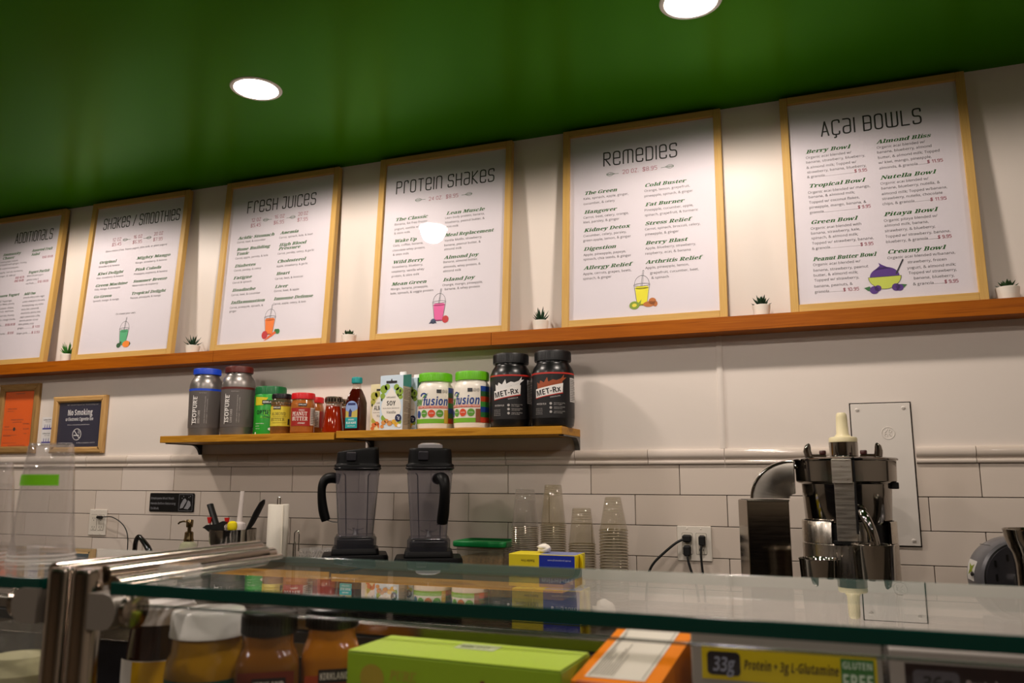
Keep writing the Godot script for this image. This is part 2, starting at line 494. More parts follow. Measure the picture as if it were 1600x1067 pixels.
# a line of type: left end of the baseline at x, y; w is its width (0: as the font has it); opt: font, shear, step
func type(g: Geo, s: String, x: float, y: float, w: float, cap: float, map: Callable, which := "sans", shear := 0.0, step := 2.5, turn := 0.0) -> void:
	var gt := glyph_tris(which, s, step)
	var pts: PackedVector2Array = gt[0]
	if pts.is_empty():
		return
	var x0: float = gt[1]
	var sx: float = cap if w == 0.0 else w / maxf(gt[2] - x0 + shear * 0.5, 1e-6)
	var rot := Transform2D(turn, Vector2(x, y))
	for i in range(0, pts.size() - 2, 3):
		var q := []
		for k in 3:
			var p := pts[i + k]
			q.append(rot * Vector2((p.x - x0 + p.y * shear) * sx, p.y * cap))
		g.print_tri(q[0], q[1], q[2], map)


func flat_map(z: float) -> Callable:
	return func(p: Vector2) -> Vector3: return Vector3(p.x, p.y, z)


func round_map(r: float, angle: float) -> Callable:      # x runs round a cylinder, from the direction «angle»
	return func(p: Vector2) -> Vector3: return Vector3(sin(angle + p.x / r) * r, p.y, cos(angle + p.x / r) * r)


# ---------------------------------------------------------------- nodes and materials
var M := {}
var taken := {}


func numbered(called: String) -> String:
	taken[called] = taken.get(called, -1) + 1
	return called if taken[called] == 0 else "%s_%03d" % [called, taken[called]]


func thing(called: String, label: String, category: String, at := Vector3.ZERO, turn := 0.0, group := "") -> Node3D:
	var o := Node3D.new()
	o.name = numbered(called)
	add_child(o, true)
	o.position = at
	o.rotation.y = turn
	tag(o, label, category, group)
	return o


func tag(o: Node, label: String, category: String, group := "") -> void:
	o.set_meta("label", label)
	o.set_meta("category", category)
	if group:
		o.set_meta("group", group)


func copy(o: Node3D, label: String, at: Vector3, turn := 0.0) -> Node3D:
	var c: Node3D = o.duplicate()
	c.name = numbered(String(o.name).rstrip("0123456789").rstrip("_"))
	add_child(c, true)
	c.position = at
	c.rotation.y = turn
	c.set_meta("label", label)
	return c


func piece(called: String, mesh: Mesh, m: Material, parent: Node, at := Vector3.ZERO, turn := Vector3.ZERO) -> MeshInstance3D:
	var o := MeshInstance3D.new()
	var k := "%s/%s" % [parent.get_instance_id(), called]
	taken[k] = taken.get(k, -1) + 1
	o.name = called if taken[k] == 0 else "%s_%03d" % [called, taken[k]]
	o.mesh = mesh
	o.material_override = m
	o.cast_shadow = GeometryInstance3D.SHADOW_CASTING_SETTING_ON
	parent.add_child(o, true)
	o.position = at
	o.rotation = turn
	return o


func part(called: String, g: Geo, m: Material, parent: Node, at := Vector3.ZERO, turn := Vector3.ZERO) -> MeshInstance3D:
	return piece(called, g.mesh(), m, parent, at, turn)


func single(called: String, g: Geo, m: Material, label: String, category: String, at := Vector3.ZERO, turn := Vector3.ZERO, group := "") -> MeshInstance3D:
	var o := piece(numbered(called), g.mesh(), m, self, at, turn)
	tag(o, label, category, group)
	return o


func struct(called: String, g: Geo, m: Material) -> MeshInstance3D:
	var o := part(called, g, m, self)
	o.set_meta("kind", "structure")
	return o


func mat(hex: String, rough := 0.5, metal := 0.0, spec := 0.5) -> StandardMaterial3D:
	var key := "%s %s %s %s" % [hex, rough, metal, spec]
	if not M.has(key):
		var m := StandardMaterial3D.new()
		m.albedo_color = Color(hex)
		m.roughness = rough
		m.metallic = metal
		m.metallic_specular = spec
		M[key] = m
	return M[key]


func clear(hex: String, alpha: float, rough := 0.03) -> StandardMaterial3D:
	var key := "clear %s %s %s" % [hex, alpha, rough]
	if not M.has(key):
		var m := StandardMaterial3D.new()
		m.albedo_color = Color(Color(hex), alpha)
		m.transparency = BaseMaterial3D.TRANSPARENCY_ALPHA
		m.roughness = rough
		M[key] = m
	return M[key]


func noise(freq: float, octaves: int, colors: Array, seed_ := 1, warp := 0.0) -> NoiseTexture2D:
	var f := FastNoiseLite.new()
	f.seed = seed_
	f.noise_type = FastNoiseLite.TYPE_SIMPLEX_SMOOTH
	f.frequency = freq
	f.fractal_octaves = octaves
	if warp > 0.0:
		f.domain_warp_enabled = true
		f.domain_warp_amplitude = warp
	var t := NoiseTexture2D.new()
	t.width = 256
	t.height = 256
	t.seamless = true
	t.noise = f
	if colors:
		var gr := Gradient.new()
		gr.offsets = PackedFloat32Array(range(colors.size()).map(func(i): return float(i) / (colors.size() - 1)))
		gr.colors = PackedColorArray(colors.map(func(c): return Color(c)))
		t.color_ramp = gr
	return t


func wood(key: String, colors: Array, rough: float, scale_: Vector3, seed_ := 3) -> StandardMaterial3D:
	if not M.has(key):
		var m := StandardMaterial3D.new()
		m.albedo_texture = noise(0.012, 5, colors, seed_, 12.0)
		m.uv1_triplanar = true
		m.uv1_scale = scale_
		m.roughness = rough
		m.metallic_specular = 0.28
		M[key] = m
	return M[key]


func brushed(key: String, hex: String, rough: float, scale_: Vector3) -> StandardMaterial3D:
	if not M.has(key):
		var m := StandardMaterial3D.new()
		m.albedo_color = Color(hex)
		m.metallic = 1.0
		m.roughness = rough
		m.roughness_texture = noise(0.02, 4, ["#8a8a8a", "#ffffff"], 9)
		m.uv1_triplanar = true
		m.uv1_scale = scale_
		M[key] = m
	return M[key]


func rounded(w: float, h: float, r: float, n := 5) -> PackedVector2Array:      # rounded rectangle about the origin
	var out := PackedVector2Array()
	for k in 4:
		var c := Vector2((w / 2 - r) * [1, -1, -1, 1][k], (h / 2 - r) * [1, 1, -1, -1][k])
		for i in n + 1:
			var a := PI / 2 * (k + float(i) / n)
			out.append(c + Vector2(cos(a), sin(a)) * r)
	return out


func shift(p: PackedVector2Array, x: float, y: float, s := 1.0) -> PackedVector2Array:
	var out := PackedVector2Array()
	for q in p:
		out.append(q * s + Vector2(x, y))
	return out


func ellipse(rx: float, ry: float, n := 24, x := 0.0, y := 0.0) -> PackedVector2Array:
	var out := PackedVector2Array()
	for i in n:
		out.append(Vector2(x + rx * cos(TAU * i / n), y + ry * sin(TAU * i / n)))
	return out


func spline(pts: Array, n := 8) -> Array:      # smooth path through points
	var out := []
	var m := pts.size()
	for i in m - 1:
		var a: Vector3 = pts[maxi(i - 1, 0)]
		var b: Vector3 = pts[i]
		var c: Vector3 = pts[i + 1]
		var d: Vector3 = pts[mini(i + 2, m - 1)]
		for k in n:
			out.append(b.cubic_interpolate(c, a, d, float(k) / n))
	out.append(pts[m - 1])
	return out


# ---------------------------------------------------------------- the scene
func _ready() -> void:
	view_and_light()
	setting()
	menu_boards()
	ledge_plants()
	wall_signs()
	shelf_and_goods()
	worktop_things()
	juicer_corner()
	display_case()


func view_and_light() -> void:
	var cam := Camera3D.new()
	cam.name = "camera"
	cam.position = Vector3(1.0672, 1.2044, 2.8088)
	cam.rotation = Vector3(0.16682, 0.3579, 0.0006)
	cam.fov = 45.76
	cam.near = 0.05
	cam.far = 40.0
	var lens := CameraAttributesPhysical.new()
	lens.frustum_focal_length = 28.44
	lens.frustum_focus_distance = 3.0
	lens.exposure_aperture = 7.0
	lens.exposure_multiplier = 1.0
	cam.attributes = lens
	add_child(cam)
	cam.current = true
	var env := Environment.new()
	env.background_mode = Environment.BG_COLOR
	env.background_color = Color("#05060a")
	env.tonemap_mode = Environment.TONE_MAPPER_LINEAR
	env.tonemap_exposure = 1.3
	env.sdfgi_enabled = true
	env.ssao_enabled = true
	env.ssil_enabled = true
	var we := WorldEnvironment.new()
	we.name = "environment"
	we.environment = env
	add_child(we)
	# recessed lamps: a row over the counter, a second row over the customers
	for x in [-2.1, -0.645, 0.81, 2.265]:
		downlight(Vector3(x, CEIL, 0.71), LAMP * (0.2 if x > 2.0 else 1.0), ["glowing round recessed ceiling lamp at the far left beyond the picture", "glowing round recessed ceiling lamp over the fresh juices board", "glowing round recessed ceiling lamp cut by the top edge of the picture", "glowing round recessed ceiling lamp at the far right beyond the picture"][[-2.1, -0.645, 0.81, 2.265].find(x)])
	for r in 2:
		for i in 4:
			downlight(Vector3([-2.1, -0.645, 0.81, 2.265][i], CEIL, [2.165, 3.62][r]), LAMP * 0.62 * [1.0, 1.0, 1.0, 0.5][i], "glowing round recessed ceiling lamp behind the viewer, %s of the %s row" % [["first", "second", "third", "fourth"][i], ["near", "far"][r]])


const CEIL := 2.505
const LAMP := 1.0


func downlight(at: Vector3, energy: float, label: String) -> void:
	var o := thing("ceiling_light", label, "ceiling light", at, 0.0, "recessed ceiling lamps")
	part("trim_ring", Geo.new().lathe([Vector2(0.072, -0.001), Vector2(0.0735, -0.003), Vector2(0.0835, -0.0025), Vector2(0.086, 0.0)], 40), mat("#f2f0ec", 0.5), o)
	var m := StandardMaterial3D.new()
	m.albedo_color = Color("#fff6e8")
	m.emission_enabled = true
	m.emission = Color("#fff2e2")
	m.emission_energy_multiplier = 16.0 * clampf(energy / LAMP, 0.4, 1.0)
	part("lamp_lens", Geo.new().lathe([Vector2(0.0, -0.008), Vector2(0.04, -0.007), Vector2(0.062, -0.0055), Vector2(0.0725, -0.001)], 40), m, o)
	var l := SpotLight3D.new()
	l.name = "lamp_light"
	l.light_color = Color("#fff0e4")
	l.light_energy = energy
	l.light_size = 0.06
	l.spot_angle = 86.0
	l.spot_angle_attenuation = 0.27
	l.spot_range = 12.0
	l.spot_attenuation = 2.0
	l.shadow_enabled = true
	o.add_child(l)
	l.position = Vector3(0, -0.016, 0)
	l.rotation.x = -PI / 2


func tile_x(u: float) -> float:      # where the joint number u of the tiling stands
	var t := clampf(u, -7.0, 5.0)
	return 0.0017 + 0.3133 * t - 0.00042 * t * t - 0.000274 * t * t * t + (u - t) * 0.28


func setting() -> void:
	var plaster := mat("#e8ded5", 0.38, 0.0, 0.3)
	if not plaster.normal_enabled:
		plaster = plaster.duplicate()
		plaster.normal_enabled = true
		var f := noise(0.02, 3, [], 5)
		f.as_normal_map = true
		f.bump_strength = 1.5
		plaster.normal_texture = f
		plaster.normal_scale = 0.12
		plaster.uv1_triplanar = true
		plaster.uv1_scale = Vector3(3, 3, 3)
	struct("floor", Geo.new().box(Vector3(-0.5, -0.17, 3.0), Vector3(7.4, 0.1, 6.4)), mat("#6d6256", 0.4))
	var green := mat("#3a7a02", 0.26, 0.3, 0.0)
	struct("ceiling", Geo.new().box(Vector3(-0.5, CEIL + 0.05, 3.0), Vector3(7.4, 0.1, 6.4)), green)
	struct("wall_left", Geo.new().box(Vector3(-4.15, 1.19, 3.0), Vector3(0.1, 2.64, 6.4)), mat("#a89e92", 0.7))
	struct("wall_right", Geo.new().box(Vector3(3.15, 1.19, 3.0), Vector3(0.1, 2.64, 6.4)), mat("#a89e92", 0.7))
	struct("wall_front", Geo.new().box(Vector3(-0.5, 1.19, 6.15), Vector3(7.4, 2.64, 0.1)), mat("#7a6650", 0.7))
	# the wall behind the counter: plaster above, glazed tiles with a rail of round-topped trim tiles below
	var wall := Node3D.new()
	wall.name = "wall_back"
	wall.set_meta("kind", "structure")
	add_child(wall)
	part("plaster", Geo.new().box(Vector3(-0.5, 1.89, -0.06), Vector3(7.2, 1.282, 0.12)), plaster, wall)
	part("grout", Geo.new().box(Vector3(-0.5, 0.564, -0.065), Vector3(7.2, 1.37, 0.12)), mat("#4a4038", 0.9), wall)
	var whites := [mat("#dfd2c6", 0.1), mat("#dbcdc0", 0.12), mat("#e2d5ca", 0.11)]
	var rng := RandomNumberGenerator.new()
	rng.seed = 4
	for k in 5:
		var y1 := 1.2485 - 0.1023 * k
		for i in range(-4, 15):
			var u := i + (0.5 if k % 2 else 0.0) - 7.0
			var x0 := tile_x(u) + 0.0011
			var x1 := minf(tile_x(u + 1.0) - 0.0011, 3.1)
			if x1 - x0 < 0.03:
				continue
			var cuts := [[x0, x1]]
			if k < 3 and x0 < 1.345 and x1 > 1.173:      # the panel is let into the tiling
				cuts = []
				if k == 2:
					cuts = [[x0, x1]]
				else:
					if x0 < 1.168:
						cuts.append([x0, 1.170])
					if x1 > 1.352:
						cuts.append([1.350, x1])
			for c in cuts:
				part("tile", Geo.new().box(Vector3((c[0] + c[1]) / 2, y1 - 0.0501, -0.002), Vector3(c[1] - c[0], 0.0999, 0.006), 0.0012, Basis.from_euler(Vector3(rng.randf_range(-0.004, 0.004), rng.randf_range(-0.003, 0.003), 0))), whites[rng.randi() % 3], wall)
	var joints := [-3.86, -3.6, -3.35, -3.1, -2.84, -2.58, -2.31, -2.039, -1.801, -1.554, -1.303, -1.047, -0.787, -0.53, -0.267, -0.004, 0.259, 0.52, 0.777, 1.028, 1.168, 1.352, 1.516, 1.77, 2.02, 2.27, 2.52, 2.77, 3.02]
	var prof := PackedVector2Array([Vector2(-0.004, 1.2495)])
	for a in [[0.0, 0.006, 1.2565, 0.007], [0.0, 0.006, 1.2845, 0.0165]]:
		for i in 9:
			var t := -PI / 2 + PI * i / 8
			prof.append(Vector2(a[1] + cos(t) * (0.005 if a[3] < 0.01 else 0.011), a[2] + sin(t) * a[3]))
	prof.append(Vector2(-0.004, 1.301))
	for i in joints.size() - 1:
		if joints[i] == 1.168:
			continue
		part("rail_tile", Geo.new().prism(prof, -joints[i + 1] + 0.001, -joints[i] - 0.001, Transform3D(Basis(Vector3.BACK, Vector3.UP, Vector3.LEFT), Vector3.ZERO)), whites[i % 3], wall)
	# a thin moulding covers the joint of two wall sheets
	struct("trim_1", Geo.new().prism(PackedVector2Array([Vector2(-0.0105, -0.001), Vector2(0.0105, -0.001), Vector2(0.0105, 0.004), Vector2(0.006, 0.007), Vector2(-0.006, 0.007), Vector2(-0.0105, 0.004)]), -0.382, 0.0, Transform3D(Basis(Vector3.RIGHT, Vector3.BACK, Vector3.DOWN), Vector3(0.7725, 1.3015, 0))), plaster)
	access_panel(plaster)


func access_panel(plaster: Material) -> void:
	var o := thing("access_panel", "white painted rectangular metal cover screwed flat to the wall behind the juicer", "wall panel", Vector3(1.2605, 0.998, 0.002))
	var paint := mat("#e3dcd4", 0.38)
	part("cover_plate", Geo.new().box(Vector3(0, 0.2205, 0.003), Vector3(0.172, 0.437, 0.006), 0.0015), paint, o)
	part("shadow_gap", Geo.new().box(Vector3(0, 0.2205, -0.002), Vector3(0.179, 0.444, 0.004)), mat("#2a241f", 0.9), o)
	for p in [[-0.067, 0.42], [0.067, 0.423], [-0.067, 0.02], [0.067, 0.018]]:
		var s := part("screw", Geo.new().lathe([Vector2(0.006, 0.0), Vector2(0.0055, 0.0018), Vector2(0.003, 0.003), Vector2(0, 0.0033)], 16), paint, o, Vector3(p[0], p[1], 0.006), Vector3(PI / 2, 0, 0))
		part("slot", Geo.new().box(Vector3(0, 0.0033, 0), Vector3(0.009, 0.0006, 0.0012)), mat("#8f887f", 0.6), s)
	var e := Geo.new()
	var ring := []
	for i in 28:
		ring.append(Vector3(cos(TAU * i / 28) * 0.0185, sin(TAU * i / 28) * 0.0185, 0.0))
	e.tube(ring, 0.0011, 6, true)
	for s in [-1.0, 1.0]:
		for t in [-1.0, 1.0]:
			var c := []
			for i in 13:
				var a := TAU * i / 14.0
				c.append(Vector3(s * 0.0062 + cos(a + s) * 0.0042, t * 0.0065 + sin(a + t) * 0.0048, 0.0))
			e.tube(c, 0.0009, 6)
	part("embossed_mark", e, paint, o, Vector3(0.018, 0.345, 0.0063))


# ---------------------------------------------------------------- menu boards
const LEDGE_TOP := 1.732


func menu_boards() -> void:
	var ledge := thing("picture_ledge", "long orange brown oak ledge running along the wall under the menu boards", "ledge", Vector3(0, 1.683, 0))
	var oak := wood("ledge oak", ["#7c3c04", "#a85c0c", "#985008", "#b46a14"], 0.42, Vector3(0.5, 14, 14), 7)
	var cuts := [-4.0, -1.2915, -0.03, 3.0]
	for i in 3:
		part("board", Geo.new().box(Vector3((cuts[i] + cuts[i + 1]) / 2, 0.0245, 0.0475), Vector3(cuts[i + 1] - cuts[i] - 0.0012, 0.049, 0.095), 0.0012), oak, ledge)
	board(-2.575, ADDL, "additionals board in a pale oak frame, leftmost menu leaning on the ledge", "")
	board(-1.8225, SHAKES, "shakes and smoothies menu board in a pale oak frame with a green drink drawing", "green")
	board(-1.035, JUICES, "fresh juices menu board in a pale oak frame with an orange drink drawing", "orange")
	board(-0.26, PROTEIN, "protein shakes menu board in a pale oak frame with a pink drink drawing", "pink")
	board(0.525, REMEDIES, "remedies menu board in a pale oak frame with a yellow drink drawing", "yellow")
	board(1.296, ACAI, "acai bowls menu board in a pale oak frame with a purple bowl drawing", "bowl", 0.566)


func board(x: float, lines: Array, label: String, art: String, wide := 0.579) -> void:
	var o := thing("menu_board", label, "menu board", Vector3(x, LEDGE_TOP, 0.069), 0.0, "framed menu boards on the ledge")
	o.rotation.x = -0.063
	var w := wide
	var h := 0.764
	var k := w / 0.576
	var f := 0.0255
	var side := wood("frame upright", ["#bd9654", "#cfa862", "#c69e5a", "#d3ae6a"], 0.45, Vector3(20, 0.7, 20), 11)
	var across := wood("frame across", ["#bd9654", "#cfa862", "#c69e5a", "#d3ae6a"], 0.45, Vector3(0.7, 20, 20), 11)
	for s in [-1, 1]:
		part("frame_rail", Geo.new().box(Vector3(s * (w - f) / 2, h / 2, 0.0), Vector3(f, h, 0.026), 0.0015), side, o)
	for y in [f / 2, h - f / 2]:
		part("frame_rail", Geo.new().box(Vector3(0, y, 0.0), Vector3(w - 2 * f, f, 0.026), 0.0015), across, o)
	part("sheet", Geo.new().box(Vector3(0, h / 2, -0.004), Vector3(w - 2 * f + 0.004, h - 2 * f + 0.004, 0.008)), mat("#dcd5dc", 0.6), o)
	var z := flat_map(0.0004)
	var title := Geo.new()
	var price := Geo.new()
	var head := Geo.new()
	var small := Geo.new()
	var leaf := Geo.new()
	for l in lines:
		var px: float = l[2] * 0.001 * k
		var py: float = l[3] * 0.001
		var pw: float = l[4] * 0.001 * k
		match l[0]:
			"T":
				stroke_text(title, l[1], px, py, pw, 0.052, 0.0049, z)
			"R":
				stroke_text(price, l[1], px, py, pw, 0.0096 if art in ["bowl", ""] else 0.0145, 0.0016, z)
			"H":
				for dx in [0.0, 0.0009]:
					type(head, l[1], px + dx, py, pw, 0.0132, z, "serif bold", 0.3)
			"D":
				type(small, l[1], px, py, pw, 0.0087, z, "sans")
			"L":
				var c := px + pw / 2
				var d := signf(pw)
				var a := []
				for i in 17:
					var t := i / 16.0
					a.append(Vector2(c + d * (-0.022 + 0.03 * t), py + 0.0068 * sin(PI * pow(t, 0.8))))
				for i in range(16, -1, -1):
					var t := i / 16.0
					a.append(Vector2(c + d * (-0.022 + 0.03 * t), py - 0.0068 * sin(PI * pow(t, 0.8))))
				leaf.print_line(a, 0.0013, z)
				leaf.print_line([Vector2(c - d * 0.022, py), Vector2(c + d * 0.023, py - 0.001)], 0.0015, z)
				for i in 4:
					var qx := c + d * (-0.017 + 0.006 * i)
					leaf.print_line([Vector2(qx, py), Vector2(qx - d * 0.004, py + 0.004)], 0.0009, z)
					leaf.print_line([Vector2(qx, py), Vector2(qx - d * 0.004, py - 0.004)], 0.0009, z)
			"cup":
				drink(o, art, px, py)
			"bowl":
				bowl(o, px, py)
	part("title_lettering", title, mat("#141214", 0.6), o)
	if not price.v.is_empty():
		part("price_lettering", price, mat("#a02c48", 0.6), o)
	part("heading_lettering", head, mat("#176812", 0.6), o)
	part("small_lettering", small, mat("#1d191c", 0.6), o)
	if not leaf.v.is_empty():
		part("leaf_drawing", leaf, mat("#2f5a35", 0.6), o)
	part("glazing", Geo.new().prism(PackedVector2Array([Vector2(-w / 2 + f - 0.001, f - 0.001), Vector2(w / 2 - f + 0.001, f - 0.001), Vector2(w / 2 - f + 0.001, h - f + 0.001), Vector2(-w / 2 + f - 0.001, h - f + 0.001)]), 0.003, 0.003), clear("#ffffff", 0.02, 0.02), o)


func drink(o: Node, art: String, x: float, y: float) -> void:
	var col: String = {"green": "#4fae78", "orange": "#ee7a1c", "pink": "#e0589c", "yellow": "#e6de1c"}[art]
	var z1 := flat_map(0.0005)
	var z2 := flat_map(0.0008)
	var z3 := flat_map(0.0011)
	var g := Geo.new().print_poly(PackedVector2Array([Vector2(x - 0.0165, y + 0.002), Vector2(x + 0.0165, y + 0.002), Vector2(x + 0.024, y + 0.066), Vector2(x - 0.024, y + 0.066)]), z1)
	g.print_disc(x, y + 0.066, 0.024, 0.006, z1)
	g.print_disc(x, y + 0.003, 0.0165, 0.003, z1)
	part("drink_drawing", g, mat(col, 0.6), o)
	var k := Geo.new()
	k.print_line([Vector2(x - 0.0275, y + 0.075), Vector2(x - 0.0168, y + 0.001), Vector2(x + 0.0168, y + 0.001), Vector2(x + 0.0275, y + 0.075)], 0.0013, z2)
	var e := []
	var dome := []
	for i in 25:
		e.append(Vector2(x + 0.0285 * cos(TAU * i / 24), y + 0.076 + 0.0048 * sin(TAU * i / 24)))
		dome.append(Vector2(x + 0.026 * cos(PI * i / 24), y + 0.078 + 0.032 * sin(PI * i / 24)))
	k.print_line(e, 0.0013, z2)
	k.print_line(dome, 0.0012, z2)
	k.print_line([Vector2(x - 0.003, y + 0.07), Vector2(x + 0.004, y + 0.128)], 0.0011, z2)
	k.print_line([Vector2(x + 0.001, y + 0.07), Vector2(x + 0.008, y + 0.128), Vector2(x + 0.004, y + 0.128)], 0.0011, z2)
	part("outline_drawing", k, mat("#20303a", 0.6), o)
	var f1 := Geo.new()
	var f2 := Geo.new()
	var c1 := "#c01824"
	var c2 := "#2d7a30"
	match art:
		"green":
			c1 = "#ef8616"
			c2 = "#1f5428"
			f1.print_disc(x + 0.022, y + 0.004, 0.022, 0.015, z3)
			f2.print_disc(x - 0.022, y + 0.0, 0.0125, 0.011, z3)
			f2.print_disc(x - 0.012, y + 0.012, 0.006, 0.006, z3)
			f2.print_poly(PackedVector2Array([Vector2(x + 0.04, y + 0.015), Vector2(x + 0.047, y + 0.004), Vector2(x + 0.039, y - 0.006)]), z3)
		"orange":
			f1.print_disc(x - 0.02, y + 0.0, 0.0145, 0.0175, z3)
			f2.print_disc(x + 0.044, y + 0.012, 0.01, 0.011, z3)
			f2.print_disc(x + 0.034, y + 0.016, 0.007, 0.007, z3)
			var ca := Geo.new().print_poly(PackedVector2Array([Vector2(x + 0.03, y + 0.015), Vector2(x + 0.037, y + 0.005), Vector2(x + 0.005, y - 0.014), Vector2(x - 0.022, y - 0.026), Vector2(x + 0.0, y - 0.005)]), z3)
			part("carrot_drawing", ca, mat("#e2601a", 0.6), o)
		"pink":
			c2 = "#273a5e"
			f1.print_disc(x + 0.029, y + 0.006, 0.0135, 0.0145, z3)
			f2.print_disc(x - 0.022, y + 0.001, 0.011, 0.01, z3)
			f2.print_poly(PackedVector2Array([Vector2(x - 0.04, y - 0.008), Vector2(x - 0.03, y + 0.004), Vector2(x - 0.022, y - 0.006)]), z3)
			f2.print_poly(PackedVector2Array([Vector2(x - 0.006, y - 0.008), Vector2(x - 0.015, y + 0.004), Vector2(x - 0.022, y - 0.006)]), z3)
		"yellow":
			c1 = "#b96a24"
			c2 = "#7f9a28"
			for d in [[0.024, 0.004, 0.02, 0.01], [0.036, 0.014, 0.013, 0.012], [0.046, 0.004, 0.008, 0.01]]:
				f1.print_disc(x + d[0], y + d[1], d[2], d[3], z3)
			f2.print_disc(x - 0.027, y + 0.003, 0.018, 0.0145, z3)
			f2.print_poly(PackedVector2Array([Vector2(x - 0.012, y + 0.012), Vector2(x - 0.002, y + 0.022), Vector2(x - 0.006, y + 0.004)]), z3)
			part("lemon_drawing", Geo.new().print_disc(x - 0.027, y + 0.003, 0.0085, 0.0065, flat_map(0.0014)), mat("#e8d83c", 0.6), o)
	part("fruit_drawing", f1, mat(c1, 0.6), o)
	part("leaf_drawing", f2, mat(c2, 0.6), o)


func bowl(o: Node, x: float, y: float) -> void:
	var z1 := flat_map(0.0005)
	var z2 := flat_map(0.0008)
	var z3 := flat_map(0.0011)
	var b := PackedVector2Array()
	for i in 17:
		var t := PI + PI * i / 16
		b.append(Vector2(x + 0.0475 * cos(t), y + 0.041 + 0.041 * sin(t) * (1.0 if absf(cos(t)) < 0.6 else 0.94)))
	part("bowl_drawing", Geo.new().print_poly(b, z2), mat("#c3cf4e", 0.6), o)
	var s := PackedVector2Array()
	for i in 17:
		var t := PI * i / 16
		s.append(Vector2(x + 0.043 * cos(t), y + 0.041 + 0.032 * sin(t)))
	var g := Geo.new().print_poly(s, z1)
	g.print_poly(PackedVector2Array([Vector2(x - 0.028, y + 0.064), Vector2(x + 0.02, y + 0.066), Vector2(x - 0.006, y + 0.081), Vector2(x - 0.015, y + 0.088), Vector2(x - 0.012, y + 0.078)]), z1)
	for p in [[-0.033, -0.001, 0.013], [-0.022, 0.004, 0.01], [0.03, 0.004, 0.012], [0.04, 0.002, 0.011]]:
		g.print_disc(x + p[0], y + p[1], p[2], p[2], z3)
	part("acai_drawing", g, mat("#4d1a80", 0.6), o)
	var k := Geo.new().print_line([Vector2(x + 0.034, y + 0.048), Vector2(x + 0.056, y + 0.092)], 0.0045, z3)
	k.print_line(Array(b) + [b[0]], 0.0012, z3)
	part("spoon_drawing", k, mat("#221a2a", 0.6), o)
	part("leaf_drawing", Geo.new().print_poly(PackedVector2Array([Vector2(x - 0.062, y + 0.008), Vector2(x - 0.045, y + 0.012), Vector2(x - 0.036, y - 0.006), Vector2(x - 0.052, y - 0.002)]), z2).print_poly(PackedVector2Array([Vector2(x + 0.062, y + 0.01), Vector2(x + 0.045, y + 0.013), Vector2(x + 0.036, y - 0.004), Vector2(x + 0.052, y + 0.0)]), z2), mat("#2a6a32", 0.6), o)


# ---------------------------------------------------------------- succulents on the ledge
func leaf_mesh(length: float, half: float, lift: float, curl: float) -> ArrayMesh:      # grows along +z, rising by lift (radians), bending up by curl
	var pts := []
	var rad := []
	var p := Vector3.ZERO
	for i in 7:
		var t := i / 6.0
		pts.append(p)
		rad.append(half * (0.62 + 1.2 * t * (1.0 - t)) * (1.0 - pow(t, 3.0)) + 0.0003)
		var a := lift + curl * t
		p += Vector3(0, sin(a), cos(a)) * length / 6.0
	return Geo.new().tube(pts, rad, 6, false, Vector2(0.45, 1.0)).mesh()


func plant(at: Vector3, label: String, pot_r: float, pot_h: float, green: Material, rings: Array, seed_: int) -> void:
	var o := thing("succulent_plant", label, "plant", at, 0.0, "small succulents on the ledge")
	part("pot", Geo.new().lathe([Vector2(0, 0), Vector2(pot_r * 0.8, 0), Vector2(pot_r * 0.86, 0.0015), Vector2(pot_r, pot_h - 0.0015), Vector2(pot_r - 0.001, pot_h), Vector2(pot_r - 0.0035, pot_h - 0.001), Vector2(pot_r * 0.85, pot_h - 0.006)], 28), mat("#eae2d6", 0.6), o)
	part("soil", Geo.new().lathe([Vector2(pot_r * 0.93, pot_h - 0.007), Vector2(0, pot_h - 0.004)], 20), mat("#3a2c20", 0.95), o)
	var rng := RandomNumberGenerator.new()
	rng.seed = seed_
	for r in rings:      # [count, length, half width, lift, curl]
		var kinds := []
		for k in 2:
			kinds.append(leaf_mesh(r[1] * (1.0 - 0.16 * k), r[2], r[3] + 0.1 * k, r[4]))
		for i in r[0]:
			piece("leaf", kinds[i % 2], green, o, Vector3(0, pot_h - 0.006, 0), Vector3(0, TAU * (i + rng.randf_range(-0.25, 0.25)) / r[0] + seed_, 0))


